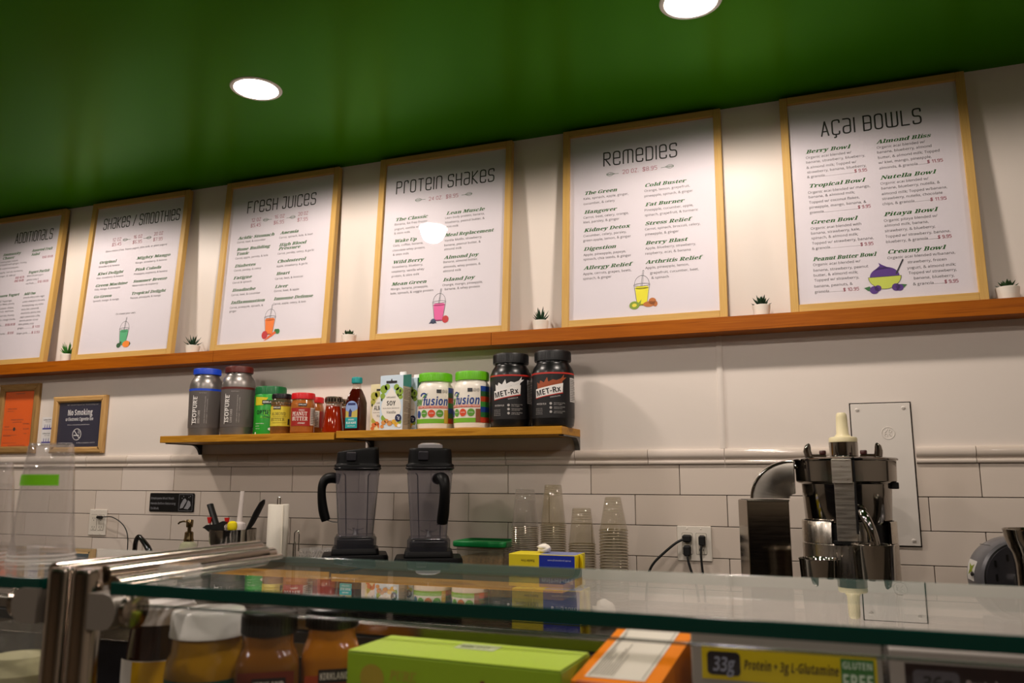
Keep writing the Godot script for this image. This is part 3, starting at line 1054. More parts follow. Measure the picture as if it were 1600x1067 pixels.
func ledge_plants() -> void:
	var bright := mat("#3c8a2c", 0.5)
	var deep := mat("#1c3f26", 0.5)
	var olive := mat("#2b4a22", 0.55)
	var y := LEDGE_TOP
	var spiky := [[7, 0.055, 0.0048, 0.45, 0.25], [7, 0.066, 0.005, 0.85, 0.2], [5, 0.066, 0.005, 1.2, 0.15]]
	var dark_spiky := [[7, 0.046, 0.0052, 0.4, 0.3], [7, 0.056, 0.0055, 0.85, 0.2], [4, 0.058, 0.0055, 1.25, 0.1]]
	var rosette := [[9, 0.034, 0.0075, 0.15, 0.5], [8, 0.034, 0.008, 0.6, 0.4], [6, 0.032, 0.0075, 1.0, 0.3]]
	var cone := [[9, 0.036, 0.0068, 0.25, 0.3], [8, 0.043, 0.0075, 0.75, 0.25], [6, 0.044, 0.0075, 1.15, 0.15]]
	plant(Vector3(-2.168, y, 0.05), "bright green spiky succulent in a white pot between the additionals and shakes boards", 0.031, 0.036, bright, spiky, 1)
	plant(Vector3(-1.442, y, 0.05), "dark spiky succulent in a white pot left of the fresh juices board", 0.030, 0.036, deep, dark_spiky, 2)
	plant(Vector3(-0.661, y, 0.05), "leafy rosette succulent in a white pot between the fresh juices and protein boards", 0.030, 0.034, olive, rosette, 3)
	plant(Vector3(0.147, y, 0.05), "dark tall spiky succulent in a white pot between the protein and remedies boards", 0.030, 0.038, deep, [[7, 0.046, 0.005, 0.45, 0.3], [6, 0.056, 0.0055, 0.9, 0.2], [4, 0.06, 0.0055, 1.3, 0.1]], 4)
	plant(Vector3(0.921, y, 0.05), "dark cone shaped succulent in a white pot between the remedies and acai boards", 0.029, 0.038, deep, cone, 5)
	plant(Vector3(1.634, y, 0.05), "rosette succulent in a white pot right of the acai bowls board", 0.033, 0.040, olive, [[10, 0.036, 0.0075, 0.25, 0.45], [8, 0.036, 0.008, 0.7, 0.35], [6, 0.034, 0.0075, 1.05, 0.3]], 6)


# ---------------------------------------------------------------- signs and outlets on the wall
func picture_frame(o: Node, w: float, h: float, f: float, deep: float, tone: Array, key: String) -> void:
	var side := wood(key + " side", tone, 0.45, Vector3(14, 1.2, 14), 21)
	var across := wood(key + " across", tone, 0.45, Vector3(1.2, 14, 14), 21)
	for s in [-1.0, 1.0]:
		var p := PackedVector2Array([Vector2(s * (w / 2 - f), f), Vector2(s * w / 2, 0), Vector2(s * w / 2, h), Vector2(s * (w / 2 - f), h - f)])
		part("frame_rail", bevelled(p, deep), side, o)
		var y0 := 0.0 if s < 0 else h
		var y1 := f if s < 0 else h - f
		part("frame_rail", bevelled(PackedVector2Array([Vector2(-w / 2, y0), Vector2(w / 2, y0), Vector2(w / 2 - f, y1), Vector2(-w / 2 + f, y1)]), deep), across, o)


func bevelled(p: PackedVector2Array, deep: float) -> Geo:      # a mitred frame member, its face sloping in from a rounded crown
	if Geometry2D.is_polygon_clockwise(p):
		p.reverse()
	var c := (p[0] + p[1] + p[2] + p[3]) / 4
	var g := Geo.new().prism(p, 0.0, deep * 0.75, Transform3D(), false)
	var q := PackedVector2Array()
	var along := (p[1] - p[0]).normalized() if p[0].distance_to(p[1]) > p[1].distance_to(p[2]) else (p[2] - p[1]).normalized()
	for v in p:
		var d := v - c
		q.append(c + along * d.dot(along) + (d - along * d.dot(along)) * 0.55)
	for i in 4:
		var k := (i + 1) % 4
		g.quad(Vector3(p[i].x, p[i].y, deep * 0.75), Vector3(p[k].x, p[k].y, deep * 0.75), Vector3(q[k].x, q[k].y, deep), Vector3(q[i].x, q[i].y, deep))
	g.quad(Vector3(q[0].x, q[0].y, deep), Vector3(q[1].x, q[1].y, deep), Vector3(q[2].x, q[2].y, deep), Vector3(q[3].x, q[3].y, deep))
	return g


func wall_signs() -> void:
	var white := mat("#e9e6e6", 0.6)
	var ink := mat("#3a1c12", 0.7)
	var tone := ["#a98250", "#c8a066", "#b98f58", "#d2ac74"]
	# orange certificate
	var o := thing("framed_certificate", "orange printed certificate in a wooden frame at the far left of the wall", "certificate", Vector3(-2.50, 1.316, 0.0015))
	picture_frame(o, 0.262, 0.331, 0.034, 0.016, ["#8a6a42", "#a8834f", "#9a7646", "#b08c5a"], "certificate frame")
	part("sheet", Geo.new().box(Vector3(0, 0.1655, 0.003), Vector3(0.2, 0.269, 0.003)), mat("#f06400", 0.8, 0.0, 0.15), o)
	var g := Geo.new()
	var z := flat_map(0.0049)
	for l in [["Department of Health", -0.03, 0.283, 0.06, 0.006], ["PERMIT NUMBER", -0.075, 0.21, 0.06, 0.006], ["date of issue", -0.075, 0.2, 0.04, 0.005], ["FOOD SERVICE", -0.045, 0.157, 0.08, 0.006], ["establishment", -0.035, 0.147, 0.06, 0.005], ["Permit", -0.085, 0.125, 0.03, 0.006], ["EXPIRES", 0.035, 0.137, 0.04, 0.006], ["ISSUED", 0.04, 0.113, 0.036, 0.006], ["date", 0.045, 0.092, 0.018, 0.005], ["name and address", -0.09, 0.082, 0.05, 0.005], ["this permit must be posted", -0.05, 0.036, 0.11, 0.005]]:
		type(g, l[0], l[1], l[2], l[3], l[4], z)
	for y in [0.113, 0.087, 0.05]:
		g.print_rect(-0.09, y, 0.0, y + 0.0009, z)
	g.print_disc(-0.02, 0.116, 0.008, 0.009, z)
	part("lettering", g, ink, o)
	part("glazing", Geo.new().prism(PackedVector2Array([Vector2(-0.1, 0.032), Vector2(0.1, 0.032), Vector2(0.1, 0.3), Vector2(-0.1, 0.3)]), 0.007, 0.007), clear("#ffffff", 0.02, 0.02), o)
	# no smoking sign
	o = thing("framed_sign", "dark blue no smoking sign in a pale wooden frame above the tile rail", "sign", Vector3(-2.106, 1.314, 0.0015))
	picture_frame(o, 0.322, 0.262, 0.028, 0.02, tone, "sign frame")
	part("sheet", Geo.new().box(Vector3(0, 0.131, 0.003), Vector3(0.27, 0.21, 0.003)), mat("#0d0d34", 0.55), o)
	g = Geo.new()
	type(g, "NYC Smoke-Free Air Act  No Smoking Law", -0.085, 0.22, 0.19, 0.005, z)
	type(g, "No Smoking", -0.077, 0.174, 0.15, 0.026, z, "sans bold")
	type(g, "or Electronic Cigarette Use", -0.088, 0.149, 0.168, 0.015, z, "sans bold")
	type(g, "This is a smoke-free establishment", -0.075, 0.128, 0.135, 0.005, z)
	type(g, "Health Department", -0.12, 0.045, 0.085, 0.005, z)
	type(g, "to file a complaint, call 311", -0.01, 0.045, 0.11, 0.005, z)
	var ring := []
	for i in 32:
		ring.append(Vector2(-0.012 + 0.0255 * cos(TAU * i / 32), 0.086 + 0.0255 * sin(TAU * i / 32)))
	g.print_line(ring, 0.0042, z, true)
	g.print_line([Vector2(-0.03, 0.104), Vector2(0.006, 0.068)], 0.0042, z)
	g.print_rect(-0.031, 0.079, 0.002, 0.084, z)
	g.print_line([Vector2(-0.002, 0.09), Vector2(-0.006, 0.096), Vector2(0.0, 0.1), Vector2(-0.006, 0.106)], 0.002, z)
	g.print_line([Vector2(0.004, 0.088), Vector2(0.002, 0.094), Vector2(0.007, 0.099)], 0.002, z)
	part("lettering", g, white, o)
	part("glazing", Geo.new().prism(PackedVector2Array([Vector2(-0.135, 0.026), Vector2(0.135, 0.026), Vector2(0.135, 0.236), Vector2(-0.135, 0.236)]), 0.008, 0.008), clear("#ffffff", 0.02, 0.02), o)
	# choking poster strip between the frames
	o = thing("instruction_strip", "narrow white printed strip with small pictures stuck between the two framed signs", "notice", Vector3(-2.3075, 1.356, 0.0008))
	part("sheet", Geo.new().box(Vector3(0, 0.064, 0), Vector3(0.078, 0.128, 0.0012)), white, o)
	z = flat_map(0.0009)
	g = Geo.new()
	var b := Geo.new()
	var c := Geo.new()
	for y in [0.068, 0.004]:
		type(g, "Safety First", -0.03, y + 0.045, 0.046, 0.006, z, "sans bold")
		type(g, "steps to follow", -0.018, y + 0.037, 0.034, 0.004, z)
		b.print_rect(-0.034, y + 0.003, 0.034, y + 0.01, z)
		for i in 3:
			b.print_disc(-0.02 + 0.015 * i, y + 0.024, 0.002, 0.002, z, 8)
			b.print_rect(-0.022 + 0.015 * i, y + 0.01, -0.018 + 0.015 * i, y + 0.021, z)
		g.print_poly(PackedVector2Array([Vector2(0.022, y + 0.01), Vector2(0.034, y + 0.012), Vector2(0.03, y + 0.03), Vector2(0.026, y + 0.03)]), z)
		c.print_rect(0.026, y + 0.042, 0.033, y + 0.052, z)
	part("lettering", g, mat("#1e1c2a", 0.7), o)
	part("picture_print", b, mat("#4a479a", 0.7), o)
	part("badge_print", c, mat("#a86a2c", 0.7), o)
	# hand washing sign
	o = thing("hand_washing_sign", "small black plastic sign telling employees to wash hands on the tiles", "sign", Vector3(-1.5415, 1.099, 0.0015))
	part("plate", Geo.new().prism(rounded(0.24, 0.079, 0.006), 0.0, 0.003), mat("#060608", 0.4), o)
	z = flat_map(0.0034)
	g = Geo.new()
	type(g, "Employees Must Wash", -0.113, 0.013, 0.125, 0.0095, z)
	type(g, "Hands Before Returning", -0.113, -0.009, 0.135, 0.0095, z)
	type(g, "To Work", -0.113, -0.03, 0.045, 0.0095, z)
	g.print_line([Vector2(0.04, -0.034), Vector2(0.112, -0.034), Vector2(0.112, 0.034), Vector2(0.04, 0.034)], 0.0011, z, true)
	g.print_poly(PackedVector2Array([Vector2(0.046, -0.025), Vector2(0.062, -0.022), Vector2(0.082, 0.008), Vector2(0.072, 0.018), Vector2(0.062, 0.012), Vector2(0.05, -0.008)]), z)
	g.print_poly(PackedVector2Array([Vector2(0.068, -0.025), Vector2(0.09, -0.028), Vector2(0.104, -0.012), Vector2(0.1, 0.004), Vector2(0.088, 0.01), Vector2(0.078, -0.012)]), z)
	for p in [[0.056, 0.018], [0.064, 0.026], [0.092, 0.022], [0.1, 0.026]]:
		g.print_disc(p[0], p[1], 0.0022, 0.0022, z, 8)
	part("lettering", g, mat("#9a9aa0", 0.6), o)
	# outlets
	outlet(Vector3(-1.948, 1.008, 0.001), 0.102, 0.113, "white double wall outlet with a charger plug at the left above the sink", false)
	outlet(Vector3(0.667, 0.989, 0.001), 0.114, 0.114, "white double wall outlet holding three black plugs left of the juicer", true)
	var black := mat("#060608", 0.5)
	cord("power_cord", [Vector3(0.640, 1.006, 0.024), Vector3(0.612, 0.992, 0.034), Vector3(0.575, 0.962, 0.042), Vector3(0.537, 0.925, 0.046), Vector3(0.519, 0.888, 0.046), Vector3(0.512, 0.83, 0.05), Vector3(0.512, 0.806, 0.06)], 0.0042, Vector3(0.0, 0.0, 0.0), "thick black power cord curving down to the left from the right outlet", [[0.645, 1.006, 0.019, 0.03, 0.024, 0.026]])
	cord("power_cord", [Vector3(0.645, 0.955, 0.024), Vector3(0.648, 0.935, 0.028), Vector3(0.658, 0.9, 0.03), Vector3(0.672, 0.86, 0.034), Vector3(0.68, 0.806, 0.04)], 0.004, Vector3.ZERO, "black power cord with a tapered plug in the lower socket of the right outlet", [[0.6445, 0.966, 0.019, 0.025, 0.034, 0.024]])
	cord("power_cord", [Vector3(0.693, 0.99, 0.022), Vector3(0.690, 0.96, 0.026), Vector3(0.692, 0.92, 0.028), Vector3(0.697, 0.87, 0.03), Vector3(0.7, 0.806, 0.036)], 0.0036, Vector3.ZERO, "black power cord hanging straight down from the rightmost socket of the right outlet", [[0.694, 1.0, 0.017, 0.022, 0.034, 0.022]])
	cord("charger_cord", [Vector3(-1.925, 1.031, 0.02), Vector3(-1.88, 1.034, 0.03), Vector3(-1.838, 1.034, 0.034), Vector3(-1.79, 1.015, 0.034), Vector3(-1.755, 0.985, 0.034), Vector3(-1.738, 0.94, 0.034), Vector3(-1.735, 0.86, 0.036), Vector3(-1.735, 0.806, 0.045)], 0.0022, Vector3.ZERO, "thin black charger cord arching to the right from the left outlet", [[-1.93, 1.031, 0.014, 0.03, 0.012, 0.02]])


func cord(called: String, pts: Array, r: float, _o: Vector3, label: String, plug: Array) -> void:
	var black := mat("#060608", 0.5)
	var base: Vector3 = pts[0]
	var o := thing(called, label, "power cord", base)
	part("cable", Geo.new().tube(spline(pts).map(func(p): return p - base), r, 8), black, o)
	for p in plug:
		part("plug", Geo.new().box(Vector3(p[0], p[1], p[2]) - base, Vector3(p[3], p[4], p[5]), 0.005), black, o)


func outlet(at: Vector3, w: float, h: float, label: String, screws: bool) -> void:
	var o := thing("wall_outlet", label, "outlet", at)
	var ivory := mat("#e6ded2", 0.35)
	part("cover_plate", Geo.new().box(Vector3(0, 0, 0.003), Vector3(w, h, 0.006), 0.003), ivory, o)
	for s in [-1.0, 1.0]:
		var x: float = s * w * 0.2
		var f := part("socket", Geo.new().prism(rounded(0.033, 0.067, 0.003), 0.0, 0.0015), mat("#e0d8ca", 0.3), o, Vector3(x, 0, 0.006))
		var g := Geo.new()
		for y in [-0.02, 0.018]:
			g.box(Vector3(-0.006, y, 0.0015), Vector3(0.002, 0.008, 0.0006))
			g.box(Vector3(0.006, y, 0.0015), Vector3(0.002, 0.007, 0.0006))
			g.lathe([Vector2(0.0022, 0.0), Vector2(0.0, 0.0002)], 10, Transform3D(Basis(Vector3.RIGHT, PI / 2), Vector3(0, y - 0.009, 0.0017)))
		var sl := part("slots", g, mat("#2a2622", 0.7), f)
		sl.set_meta("kind", "stuff")
		part("edge_gap", Geo.new().prism(rounded(0.0355, 0.0695, 0.004), 0.0, 0.0004), mat("#7c7368", 0.7), o, Vector3(x, 0, 0.006))
		for y in [-0.048, 0.048]:
			part("screw", Geo.new().lathe([Vector2(0.003, 0.0), Vector2(0.002, 0.0012), Vector2(0, 0.0014)], 12), ivory, o, Vector3(x, y, 0.006), Vector3(PI / 2, 0, 0))


# ---------------------------------------------------------------- the shelf of tubs, jars and cartons
const SHELF_L := 1.3695
const SHELF_R := 1.3745


func wall_shelf(x0: float, x1: float, top: float, label: String, brackets: Array) -> void:
	var o := thing("wall_shelf", label, "shelf", Vector3((x0 + x1) / 2, top - 0.027, 0.001))
	var ply := wood("shelf ply", ["#9a6414", "#c48c2c", "#b07a20", "#cf9a3a"], 0.42, Vector3(0.8, 12, 12), 31)
	part("board", Geo.new().box(Vector3(0, 0.0135, 0.1125), Vector3(x1 - x0, 0.027, 0.225), 0.0015), ply, o)
	for b in brackets:
		var x: float = b[0] - (x0 + x1) / 2
		var m := mat(b[1], 0.4, b[2])
		var pts := PackedVector2Array([Vector2(0, 0), Vector2(0.2, 0), Vector2(0.2, -0.004), Vector2(0.06, -0.004)])
		for i in 9:
			var a := PI / 2 + PI / 2 * i / 8
			pts.append(Vector2(0.058 + cos(a) * 0.053, -0.057 + sin(a) * 0.053))
		pts.append_array([Vector2(0.005, b[3]), Vector2(0.0, b[3])])
		part("bracket", Geo.new().prism(pts, -b[4] / 2, b[4] / 2, Transform3D(Basis(Vector3.BACK, Vector3.UP, Vector3.LEFT), Vector3(x, 0, 0))), m, o)


func label_wrap(called: String, o: Node, r: float, mid: float, half: float, y0: float, y1: float, m: Material, lift := 0.0006) -> void:
	part(called, Geo.new().lathe([Vector2(r + lift, y0), Vector2(r + lift, y1)], maxi(6, int(half * 14)), Transform3D(), mid - half, mid + half), m, o)


func screw_lid(o: Node, y0: float, y1: float, r: float, m: Material, ribs := 48) -> void:
	var p := part("lid", Geo.new().lathe([Vector2(r * 0.9, y0), Vector2(r, y0 + 0.001), Vector2(r, y1 - 0.003), Vector2(r - 0.0008, y1 - 0.001), Vector2(r - 0.003, y1), Vector2(r * 0.85, y1), Vector2(r * 0.83, y1 - 0.001), Vector2(0, y1 - 0.001)], 40), m, o)
	var g := Geo.new()
	for i in ribs:
		var a := TAU * i / ribs
		g.box(Vector3(sin(a) * r, (y0 + y1) / 2 - 0.001, cos(a) * r), Vector3(0.0016, (y1 - y0) * 0.72, 0.0014), 0.0, Basis(Vector3.UP, a))
	part("grip_ribs", g, m, p).set_meta("kind", "stuff")


func silver_tub(at: Vector3, A: float, color: String, under: String, label: String) -> void:
	var o := thing("protein_tub", label, "tub", at, 0.0, "silver protein tubs")
	var silver := mat("#8d8884", 0.34, 0.75)
	part("body", Geo.new().lathe([Vector2(0, 0.0), Vector2(0.056, 0.0), Vector2(0.0605, 0.004), Vector2(0.0625, 0.03), Vector2(0.0655, 0.19), Vector2(0.0655, 0.2), Vector2(0.064, 0.213), Vector2(0.06, 0.226), Vector2(0.0535, 0.237), Vector2(0.0485, 0.243), Vector2(0.0475, 0.252)], 48), silver, o)
	screw_lid(o, 0.251, 0.277, 0.054, mat(color, 0.4), 60)
	var grey := mat("#5c5653", 0.55)
	part("label", Geo.new().lathe([Vector2(0.0634, 0.033), Vector2(0.0662, 0.183)], 48), grey, o)
	part("label_stripe", Geo.new().lathe([Vector2(0.0663, 0.183), Vector2(0.0664, 0.192)], 48), mat(color, 0.5), o)
	var g := Geo.new()
	var f := round_map(0.0668, A)
	type(g, "ISOPURE", -0.034, 0.05, 0.108, 0.0175, f, "sans bold", 0.0, 1.5, PI / 2)
	g.print_rect(-0.054, 0.044, -0.0515, 0.164, f)
	part("name_lettering", g, mat("#e6e2de", 0.6), o)
	g = Geo.new()
	type(g, under, -0.02, 0.05, 0.052, 0.0085, f, "sans bold", 0.0, 2.0, PI / 2)
	type(g, "100% WHEY PROTEIN ISOLATE", 0.0, 0.05, 0.11, 0.0035, f, "sans", 0.0, 3.0, PI / 2)
	type(g, "zero sugar  creamy vanilla", 0.008, 0.05, 0.1, 0.0035, f, "sans", 0.0, 3.0, PI / 2)
	type(g, "NATURE'S BEST", -0.028, 0.172, 0.03, 0.0032, f, "sans", 0.0, 3.0)
	part("small_lettering", g, mat("#b9b3ae", 0.6), o)


func jar(called: String, label: String, cat: String, at: Vector3, prof: Array, m: Material, lid: Array, group := "") -> Node3D:
	var o := thing(called, label, cat, at, 0.0, group)
	part("body", Geo.new().lathe(prof, 40), m, o)
	screw_lid(o, lid[0], lid[1], lid[2], mat(lid[3], 0.35), 44)
	return o


func nut_jar(at: Vector3, A: float, r: float, h: float, label: String, turned: bool) -> void:
	var o := jar("nut_butter_jar", label, "jar", at, [Vector2(0, 0), Vector2(r * 0.9, 0), Vector2(r, 0.006), Vector2(r, h * 0.68), Vector2(r * 0.97, h * 0.75), Vector2(r * 0.9, h * 0.8), Vector2(r * 0.88, h * 0.85)], mat("#a8622a", 0.12), [h * 0.84, h, r * 0.96, "#d2141c"], "peanut butter jars")
	label_wrap("label", o, r, A - 0.25 if not turned else A + 1.6, 0.95, h * 0.18, h * 0.62, mat("#a41e14", 0.5))
	label_wrap("nutrition_panel", o, r, A + 1.05 if not turned else A + 0.2, 0.42, h * 0.2, h * 0.63, mat("#dcd6cc", 0.6))
	var f := round_map(r + 0.0012, A)
	var g := Geo.new()
	var k := Geo.new()
	if not turned:
		type(g, "PEANUT", -r * 0.98, h * 0.43, r * 1.35, h * 0.095, f, "serif bold", 0.0, 2.0)
		type(g, "BUTTER", -r * 0.98, h * 0.31, r * 1.4, h * 0.095, f, "serif bold", 0.0, 2.0)
		type(g, "CREAMY", -r * 0.4, h * 0.23, r * 0.6, h * 0.035, f, "sans bold", 0.0, 3.0)
		type(g, "ORGANIC", -r * 0.35, h * 0.55, r * 0.5, h * 0.03, f, "sans bold", 0.0, 3.0)
		k.print_rect(-r * 0.4, h * 0.665, r * 0.3, h * 0.735, f, 4)
		var kw := Geo.new()
		type(kw, "KIRKLAND", -r * 0.36, h * 0.682, r * 0.62, h * 0.035, round_map(r + 0.002, A), "sans bold", 0.0, 3.0)
		part("name_lettering", kw, mat("#e8e2d8", 0.5), o)
	for i in 9:
		var y := h * (0.24 + 0.042 * i)
		k.print_rect(r * 0.74, y, r * (1.3 if i % 3 else 1.15), y + h * 0.012, f, 3) if not turned else k.print_rect(-r * 0.15, y, r * (0.5 if i % 3 else 0.38), y + h * 0.012, f, 3)
	part("dark_print", k, mat("#1c1614", 0.6), o)
	if not g.v.is_empty():
		part("lettering", g, mat("#f0e6da", 0.6), o)


func square_ring(half: float, r: float, y: float, turn := 0.0, depth := 0.0) -> Array:
	var out := []
	for p in rounded(half * 2, (depth if depth > 0.0 else half) * 2, r, 4):
		out.append(Vector3(p.x, y, -p.y).rotated(Vector3.UP, turn))
	return out


func carton(at: Vector3, label: String, h: float, big: String, kind: String, side: String) -> void:
	var o := thing("milk_carton", label, "carton", at, 0.0, "plant milk cartons")
	var w := 0.094
	var d := 0.062
	var body := mat("#cfe0ee" if kind == "soy" else "#f0e3b4", 0.45)
	part("front_panel", Geo.new().quadbox(w, h, d), body, o)
	# side with its print panel
	var sd := Basis(Vector3.UP, PI / 2)
	var sx := Transform3D(sd, Vector3(w / 2, 0, 0))
	var side_map := func(p: Vector2) -> Vector3: return sx * Vector3(p.x, p.y, 0.0005)
	part("side_panel", Geo.new().print_rect(-d / 2, 0.001, d / 2, h * 0.8, side_map), mat("#b3a492", 0.5), o)
	part("side_band", Geo.new().print_poly(PackedVector2Array([Vector2(-d / 2, h * 0.8), Vector2(d / 2, h * 0.8), Vector2(d / 2, h * 1.05), Vector2(-d / 2, h)]), side_map), mat(side, 0.5), o)
	var sm := func(p: Vector2) -> Vector3: return sx * Vector3(p.x, p.y, 0.0009)
	var sl := Geo.new()
	for i in 26:
		var y := h * (0.1 + 0.026 * i)
		if i % 9 != 8:
			sl.print_rect(-d * 0.38, y, d * (0.34 if i % 4 else 0.15), y + 0.0016, sm)
	sl.print_line([Vector2(-d * 0.45, h * 0.42), Vector2(d * 0.45, h * 0.4)], 0.001, sm)
	part("small_lettering", sl, mat("#5a4a40", 0.6), o)
	var cap := part("cap", Geo.new().lathe([Vector2(0.0125, 0), Vector2(0.0125, 0.013), Vector2(0.0115, 0.015), Vector2(0, 0.015)], 24), mat("#f2f0ee", 0.4), o, Vector3(w * 0.28, h + 0.002, -d * 0.12))
	cap.rotation.x = 0.16
	# printed front: leaves, drop with the name, fruits
	var z := func(q: float) -> Callable: return flat_map(d / 2 + q)
	var k := h / 0.2
	var green := Geo.new()
	var dark := Geo.new()
	for p in [[-0.032, 0.15, 0.016], [0.032, 0.14, 0.017], [0.02, 0.156, 0.012], [-0.036, 0.125, 0.011], [-0.018, 0.158, 0.012], [0.038, 0.12, 0.009], [-0.03, 0.045, 0.012], [0.034, 0.03, 0.01]]:
		green.print_disc(p[0], p[1] * k, p[2] * 0.95, p[2], z.call(0.0004), 10)
	for p in [[0.036, 0.142, 0.007], [-0.04, 0.112, 0.006], [0.026, 0.125, 0.008]]:
		dark.print_disc(p[0], p[1] * k, p[2] * 0.6, p[2], z.call(0.0006), 8)
	part("leaf_print", green, mat("#8fae3c" if kind == "soy" else "#b9b648", 0.5), o)
	part("dark_leaf_print", dark, mat("#3c4a22", 0.5), o)
	var drop := PackedVector2Array([Vector2(0, 0.158 * k)])
	for i in 25:
		var t := 0.7 - (PI + 1.4) * i / 24
		drop.append(Vector2(0.041 * cos(t), (0.083 + 0.048 * sin(t)) * k))
	part("drop_print", Geo.new().print_poly(drop, z.call(0.0009)), mat("#f2ece2", 0.5), o)
	var n1 := Geo.new()
	var n2 := Geo.new()
	for p in [[-0.03, 0.028, 0.01], [-0.018, 0.034, 0.009], [-0.005, 0.025, 0.011], [0.012, 0.03, 0.01], [0.024, 0.02, 0.01], [-0.036, 0.014, 0.008]]:
		(n1 if p[0] < 0.0 else n2).print_disc(p[0], p[1] * k, p[2], p[2] * 0.85, z.call(0.0011), 9)
	part("fruit_print", n1, mat("#d8934a" if kind == "soy" else "#dc7436", 0.5), o)
	part("flower_print", n2, mat("#e2b03a" if kind == "soy" else "#d98a6a", 0.5), o)
	var t := Geo.new()
	var zl: Callable = z.call(0.0014)
	t.print_rect(-0.022, 0.172 * k, 0.022, 0.18 * k, zl)
	t.print_poly(PackedVector2Array([Vector2(-0.004, 0.18 * k), Vector2(0.004, 0.18 * k), Vector2(0, 0.189 * k)]), zl)
	var bw := 0.036 if big == "SOY" else 0.062
	type(t, big, -bw / 2, 0.09 * k, bw, 0.0165, zl, "sans bold", 0.0, 2.0)
	type(t, "ORGANIC", -0.02, 0.117 * k, 0.04, 0.0055, zl, "sans", 0.0, 3.0)
	type(t, "NON-DAIRY BEVERAGE", -0.034, 0.078 * k, 0.068, 0.0035, zl, "sans", 0.0, 3.0)
	type(t, "Vanilla", -0.02, 0.061 * k, 0.04, 0.0085, zl, "serif", 0.25, 3.0)
	part("lettering", t, mat("#221e20", 0.5), o)
	if kind == "soy":
		part("badge_print", Geo.new().print_disc(0.03, 0.044 * k, 0.013, 0.0135, z.call(0.0016), 18), mat("#17204e", 0.5), o)
		var bt := Geo.new()
		type(bt, "7g", 0.0235, 0.04 * k, 0.013, 0.01, z.call(0.0019), "serif bold", 0.2, 2.5)
		bt.print_disc(0.034, 0.016 * k, 0.0075, 0.0065, z.call(0.0016), 12)
		part("badge_lettering", bt, mat("#eef0f4", 0.5), o)


func green_tub(at: Vector3, A: float, label: String, flavour: String) -> void:
	var o := thing("protein_tub", label, "tub", at, 0.0, "white protein tubs with lime green lids")
	var r := 0.0655
	part("body", Geo.new().lathe([Vector2(0, 0.0), Vector2(0.058, 0.0), Vector2(0.0635, 0.005), Vector2(0.065, 0.02), Vector2(r, 0.14), Vector2(0.0645, 0.152), Vector2(0.0605, 0.162), Vector2(0.0555, 0.168), Vector2(0.055, 0.176)], 48), mat("#efe8dc", 0.3), o)
	screw_lid(o, 0.174, 0.206, 0.0605, mat("#6cc414", 0.4), 56)
	part("base_band", Geo.new().lathe([Vector2(0.0656, 0.022), Vector2(0.0657, 0.038)], 48), mat("#74b62a", 0.45), o)
	var f := round_map(r + 0.0009, A)
	var f2 := round_map(r + 0.0014, A)
	var blue := Geo.new()
	type(blue, "fusion", -0.05, 0.086, 0.098, 0.03, f, "sans bold", 0.18, 1.5)
	for i in 14:
		var t0 := PI * 0.1 + PI * 0.85 * i / 14.0
		var t1 := PI * 0.1 + PI * 0.85 * (i + 1) / 14.0
		blue.print_poly(PackedVector2Array([Vector2(-0.046 + 0.017 * cos(t0), 0.118 + 0.014 * sin(t0)), Vector2(-0.046 + 0.017 * cos(t1), 0.118 + 0.014 * sin(t1)), Vector2(-0.046 + 0.0105 * cos(t1), 0.116 + 0.011 * sin(t1)), Vector2(-0.046 + 0.0105 * cos(t0), 0.116 + 0.011 * sin(t0))]), f)
	part("name_lettering", blue, mat("#1e3f8c", 0.45), o)
	var gr := Geo.new()
	type(gr, "raw", -0.104, 0.086, 0.052, 0.03, f, "sans bold", 0.18, 1.5)
	gr.print_poly(PackedVector2Array([Vector2(-0.052, 0.112), Vector2(-0.038, 0.117), Vector2(-0.028, 0.13), Vector2(-0.044, 0.122)]), f)
	part("green_lettering", gr, mat("#4f9428", 0.45), o)
	var red := Geo.new().print_rect(-0.075, 0.076, 0.05, 0.084, f, 12)
	red.print_disc(-0.0135, 0.057, 0.0135, 0.0135, f)
	part("red_print", red, mat("#d84a22", 0.45), o)
	part("badge_print", Geo.new().print_disc(-0.043, 0.057, 0.0125, 0.0135, f).print_disc(0.017, 0.057, 0.0135, 0.0135, f), mat("#5a9a30", 0.45), o)
	part("blue_badge_print", Geo.new().print_disc(-0.071, 0.055, 0.0115, 0.0135, f), mat("#264a94", 0.45), o)
	var t := Geo.new()
	type(t, "PLANT BASED PROTEIN FUSION", -0.07, 0.0782, 0.118, 0.0042, f2, "sans bold", 0.0, 3.0)
	for p in [[-0.051, "NO GMO"], [-0.0215, "GLUTEN"], [0.009, "NATURAL"]]:
		type(t, p[1], p[0], 0.056, 0.016, 0.0032, f2, "sans bold", 0.0, 3.0)
	part("white_lettering", t, mat("#f2eee6", 0.5), o)
	var k := Geo.new().print_rect(0.004, 0.13, 0.022, 0.143, f, 2)
	for x in [0.03, 0.042]:
		var c := []
		for i in 14:
			c.append(Vector2(x + 0.0048 * cos(TAU * i / 14), 0.1365 + 0.0055 * sin(TAU * i / 14)))
		k.print_line(c, 0.0009, f, true)
		k.print_line([Vector2(x - 0.002, 0.138), Vector2(x, 0.134), Vector2(x + 0.002, 0.139)], 0.0009, f)
	part("dark_print", k, mat("#3a3c40", 0.5), o)
	part("flavour_print", Geo.new().print_rect(0.034, 0.022, 0.052, 0.07, f, 3), mat(flavour, 0.45), o)
	var bars := ["#c23a1e", "#2a6a34", "#1e3f8c", "#3c8a34", "#b8401e", "#2a5a30", "#2448a0"]
	for i in 7:
		part("side_stripe", Geo.new().print_rect(0.052, 0.022 + 0.0185 * i, 0.1, 0.0405 + 0.0185 * i, f, 5), mat(bars[i], 0.45), o)


